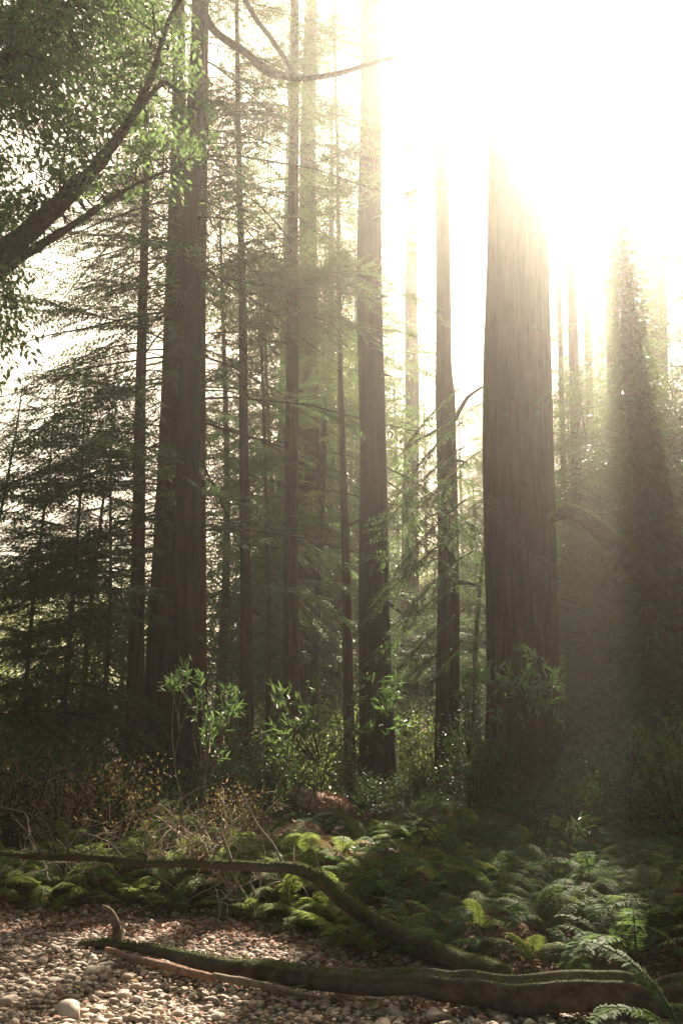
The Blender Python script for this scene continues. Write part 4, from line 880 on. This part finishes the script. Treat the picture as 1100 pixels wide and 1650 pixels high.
# ------------------------------------------------------------------ gravel, stones, litter, maple leaves
def ico(sub=1):
    import bmesh
    b = bmesh.new(); bmesh.ops.create_icosphere(b, subdivisions=sub, radius=1); V = np.array([v.co[:] for v in b.verts]); b.verts.index_update()
    T = np.array([[v.index for v in f.verts] for f in b.faces]); b.free(); return V, T
I1 = ico(1); I2 = ico(2); I3 = ico(3)
rG = np.random.default_rng(151)
def rock(V, r, ang=.25):
    d = norm(r.normal(0, 1, (5, 3))); k = np.ones(len(V))
    for q in d: k += ang*.5*np.tanh(2.2*(V@q))*r.uniform(-.6, .6)
    U = V*k[:, None]
    for q in norm(r.normal(0, 1, (6, 3))):     # a few worn flat faces
        h = U@q; c = r.uniform(.42, .85); U = U-np.maximum(h-c, 0)[:, None]*q*.85
    return U*np.array([1, r.uniform(.65, .95), r.uniform(.38, .65)])
def on_gravel(n, r, x0=-6.5, x1=3.2, y0=4.2, y1=10.8):
    x = r.uniform(x0, x1, n*2); y = r.uniform(y0, y1, n*2); k = (y < bank(x)+.15); return x[k][:n], y[k][:n]
g = Geo(); x, y = on_gravel(27000, rG, -4.6, 3.0, 5.6, 10.8); k_ = (x > -.38*y-.5) & (x < .38*y+.4); x, y = x[k_], y[k_]
bases = [rock(I1[0], rG, .6) for _ in range(18)]
sz = np.minimum(.010*np.exp(rG.normal(0.5, .6, len(x))), .055)
VV, TT = [], []; off = 0
for i in range(len(x)):
    a = rG.uniform(0, 6.28); ca, sa = math.cos(a), math.sin(a); b = bases[i % 18]*sz[i]
    VV.append(np.column_stack([b[:, 0]*ca-b[:, 1]*sa+x[i], b[:, 0]*sa+b[:, 1]*ca+y[i], b[:, 2]])); TT.append(I1[1]+off); off += len(b)
VV = np.vstack(VV); VV[:, 2] += np.repeat(gh(x, y)+sz*rG.uniform(-.15, .35, len(x)), len(I1[0]))
o = link('gravel', mesh_np('gravel', VV, [np.vstack(TT)], STONE)); o['kind'] = 'stuff'
STM = [mesh_np('stone', rock(I2[0], rG, .3), [I2[1]], STONE) for _ in range(10)]
xs_, ys_ = on_gravel(900, rG, -4.6, 2.0, 5.2, 9.6); placed = []
order = np.argsort(-rG.random(len(xs_)))
for i in order:
    if len(placed) >= 285: break
    s = min(.034*math.exp(rG.normal(.25, .38)), .11)
    if ys_[i] > 8.4 and rG.random() < .8: continue
    p = np.array([xs_[i], ys_[i]])
    if np.linalg.norm(P2[:, :2]-p, axis=1).min() < .22+s: continue
    if all((p[0]-a)**2+(p[1]-b)**2 > (s+c)**2*.8 for a, b, c in placed):
        placed.append((p[0], p[1], s))
SIZES = ['small', 'fist sized', 'large']
for (a, b, s) in placed:
    band = 'behind the mossy log' if b > np.interp(a, P2[:, 0], P2[:, 1]) else ('in front of the mossy log' if b > 7.3 else 'in the nearest gravel of the creek bed')
    k = 0 if s < .042 else 1 if s < .065 else 2
    o = link('stone', STM[rG.integers(10)], None, (a, b, float(gh(a, b))+s*rG.uniform(-.05, .3))); o.scale = (s, s, s); o.rotation_euler = (rG.normal(0, .15), rG.normal(0, .15), rG.uniform(0, 6.28))
    tag(o, f'{SIZES[k]} worn grey creek stone lying {band}', 'stone', f'{SIZES[k]} creek stones {band}')
for px, py, s, lab, sub in ((12, 1618, .085, 'dark round boulder half out of frame at the left edge', 1), (112, 1640, .13, 'big pale angular stone at the bottom of the gravel', 2), (340, 1576, .10, 'squared tan stone propping the end of the bare branch', 3), (560, 1612, .10, 'flat tan stone right of the broken branch tips', 4), (640, 1640, .08, 'flat grey stone beside a fallen maple leaf at the bottom', 5), (705, 1645, .09, 'tan stone in the shade below the mossy log', 6)):
    p = gpos(px, py); r = np.random.default_rng(sub+160); o = link('boulder', mesh_np('boulder', rock(I3[0], r, .5), [I3[1]], STONE), None, (p[0], p[1], p[2]+s*.3)); o.scale = (s, s, s*1.15); o.rotation_euler = (0, 0, sub); tag(o, lab, 'stone')
# litter on the bank and forest floor
def litter(name, n, x0, x1, y0, y1, L, keep, mat, seed, lift=.012):
    r = np.random.default_rng(seed); x = r.uniform(x0, x1, n); y = r.uniform(y0, y1, n); k = keep(x, y, r); x, y = x[k], y[k]; m_ = len(x)
    P = np.column_stack([x, y, gh(x, y)+r.uniform(.004, lift*2.2, m_)]); D = np.column_stack([r.normal(0, 1, m_), r.normal(0, 1, m_), r.normal(0, .25, m_)]); N = r.normal(0, .35, (m_, 3))+[0, 0, 1.]
    Ls = L*r.uniform(.5, 1.4, m_); g = Geo(); g.add(*leaves(P, D, N, Ls, Ls*r.uniform(.3, .6, m_), .1)); o = link(name, g.mesh(name, mat)); o['kind'] = 'stuff'
litter('leaf_litter', 32000, -6, 3.0, 6.6, 12, .055, lambda x, y, r: r.random(len(x)) < sm(y, bank(x)-2.0+vnoise(x*1.5, y*1.5, 9)*1.2, bank(x)-.7)*.95+.13, LITTERMAT, 171, .022)
litter('forest_litter', 22000, -14, 14, 9, 34, .07, lambda x, y, r: y > bank(x), LITTERMAT, 172)
litter('ground_cover', 46000, -12, 12, 8.6, 30, .065, lambda x, y, r: (y > bank(x)+.3) & (vnoise(x*.9, y*.9, 12)+r.random(len(x))*.5 > .50), BUSHLEAF, 173, .09)
r = np.random.default_rng(177); x = r.uniform(-6, 4, 900); y = r.uniform(5.6, 13, 900); a = r.uniform(0, 3.14, 900); ln = r.uniform(.05, .22, 900)
g = Geo()
for k in range(900):
    u = np.linspace(-.5, .5, 4); px_, py_ = x[k]+u*ln[k]*math.cos(a[k]), y[k]+u*ln[k]*math.sin(a[k])
    g.add(*tube(np.column_stack([px_, py_, gh(px_, py_)+.03+r.normal(0, .008, 4)]), np.linspace(.0045, .002, 4)*(.6+ln[k]*4), 3, cap=False)[:2])
o = link('fallen_twigs', g.mesh('fallen_twigs', DEADWOOD)); o['kind'] = 'stuff'
def maple_mesh(mat, seed):
    r = np.random.default_rng(seed); pts = []
    for lobe, ln in ((-125, .6), (-65, .85), (0, 1.0), (65, .85), (125, .6)):
        a = math.radians(lobe)
        for da, k in ((-17, .55), (-9, .72), (0, 1), (9, .72), (17, .55)): pts.append((a+math.radians(da), ln*k*r.uniform(.92, 1.08)))
        pts.append((a+math.radians(32), .34))
    V = np.array([[math.cos(a)*k, math.sin(a)*k, .18*k*k*math.sin(a*2+seed)] for a, k in pts]); V = np.vstack([V, [0, 0, 0]]); n = len(pts)
    T = [[n, i, i+1] for i in range(n-1)]
    st = np.array([[0, 0, 0], [-.35, .02, .03], [-.7, 0, .1]]); g = Geo(); g.add(V, None, np.array(T)); g.add(*tube(st, [.02, .016, .012], 4, cap=False)[:2]); return g.mesh('maple_leaf', mat)
ML = {'yellow': [maple_mesh(YELLOW, 1), maple_mesh(YELLOW, 2)], 'orange': [maple_mesh(ORANGE, 3)]}
MAPLE = [(958, 1356, 'yellow', .085, .30, 'large yellow maple leaf caught upright on the dark ferns'), (942, 1372, 'orange', .05, .25, 'small tan maple leaf below the large yellow one'), (684, 1534, 'yellow', .075, .14, 'tan maple leaf in the wedge between both fallen trunks'), (845, 1503, 'yellow', .05, .22, 'yellow maple leaf above the right end of the arching trunk'), (900, 1443, 'yellow', .06, .22, 'yellow maple leaf lying on the middle of the shaded fern bed'), (826, 1508, 'orange', .045, .2, 'orange leaf left of the yellow leaf above the fallen trunk'), (1086, 1447, 'orange', .06, .25, 'orange maple leaf hanging at the right edge of the fern bed'), (1018, 1436, 'orange', .05, .25, 'brown maple leaf hanging left of the orange one'),
         (805, 1608, 'orange', .045, .06, 'orange leaf lying in the deep shade below the mossy log'), (720, 1640, 'yellow', .055, .03, 'tan maple leaf lying by the stones at the bottom edge'), (609, 1222, 'orange', .11, 1.5, 'orange leaf cluster on the shrub before the stout trunk'), (840, 1548, 'orange', .035, .15, 'small orange leaf above the mossy log at right'), (968, 1540, 'orange', .04, .2, 'brown leaf deep in the shaded ferns at right'), (75, 1450, 'yellow', .06, .12, 'yellow maple leaf below the left bank ferns'), (1005, 1465, 'yellow', .03, .25, 'pale small leaf shining in the shaded fern bed')]
for i, (px, py, kcol, s, lift, lab) in enumerate(MAPLE):
    p = gpos(px, py); d = ray(px, py); d = d/np.linalg.norm(d)
    if lift > .04: p = p-d*lift*2.2
    r = np.random.default_rng(180+i); o = link('maple_leaf', ML[kcol][i % len(ML[kcol])], None, (p[0], p[1], p[2]+.015)); o.scale = (s,)*3
    o.rotation_euler = (r.uniform(.2, 1.0) if lift > .05 else .15, r.uniform(-.3, .3), r.uniform(0, 6.28)); tag(o, lab, 'leaf')

# ------------------------------------------------------------------ haze: one closed box of warm even air, added to imitate lens glare
hm = bpy.data.materials.new('haze'); hm.use_nodes = True; ht = hm.node_tree
for n in list(ht.nodes): ht.nodes.remove(n)
ho = ht.nodes.new('ShaderNodeOutputMaterial'); pv = ht.nodes.new('ShaderNodeVolumePrincipled')
pv.inputs['Color'].default_value = (1.0, .96, .87, 1); pv.inputs['Density'].default_value = HAZE_DENSITY; pv.inputs['Anisotropy'].default_value = HAZE_G
ht.links.new(pv.outputs[0], ho.inputs['Volume'])
X0, X1, Y0, Y1, Z0, Z1 = -420., 420., -270., 720., -3., 64.
V = np.array([[x, y, z] for x in (X0, X1) for y in (Y0, Y1) for z in (Z0, Z1)])
Q = np.array([[0, 1, 3, 2], [4, 6, 7, 5], [0, 4, 5, 1], [2, 3, 7, 6], [0, 2, 6, 4], [1, 5, 7, 3]])
o = link('haze', mesh_np('haze', V, [Q], hm, smooth=False)); o['kind'] = 'stuff'
print('objects', len(bpy.data.objects), 'fronds', NF[0], 'tris', sum(sum(len(p.vertices)-2 for p in m.polygons) for m in bpy.data.meshes if len(m.polygons) < 20000)+sum(2*len(m.polygons) for m in bpy.data.meshes if len(m.polygons) >= 20000))
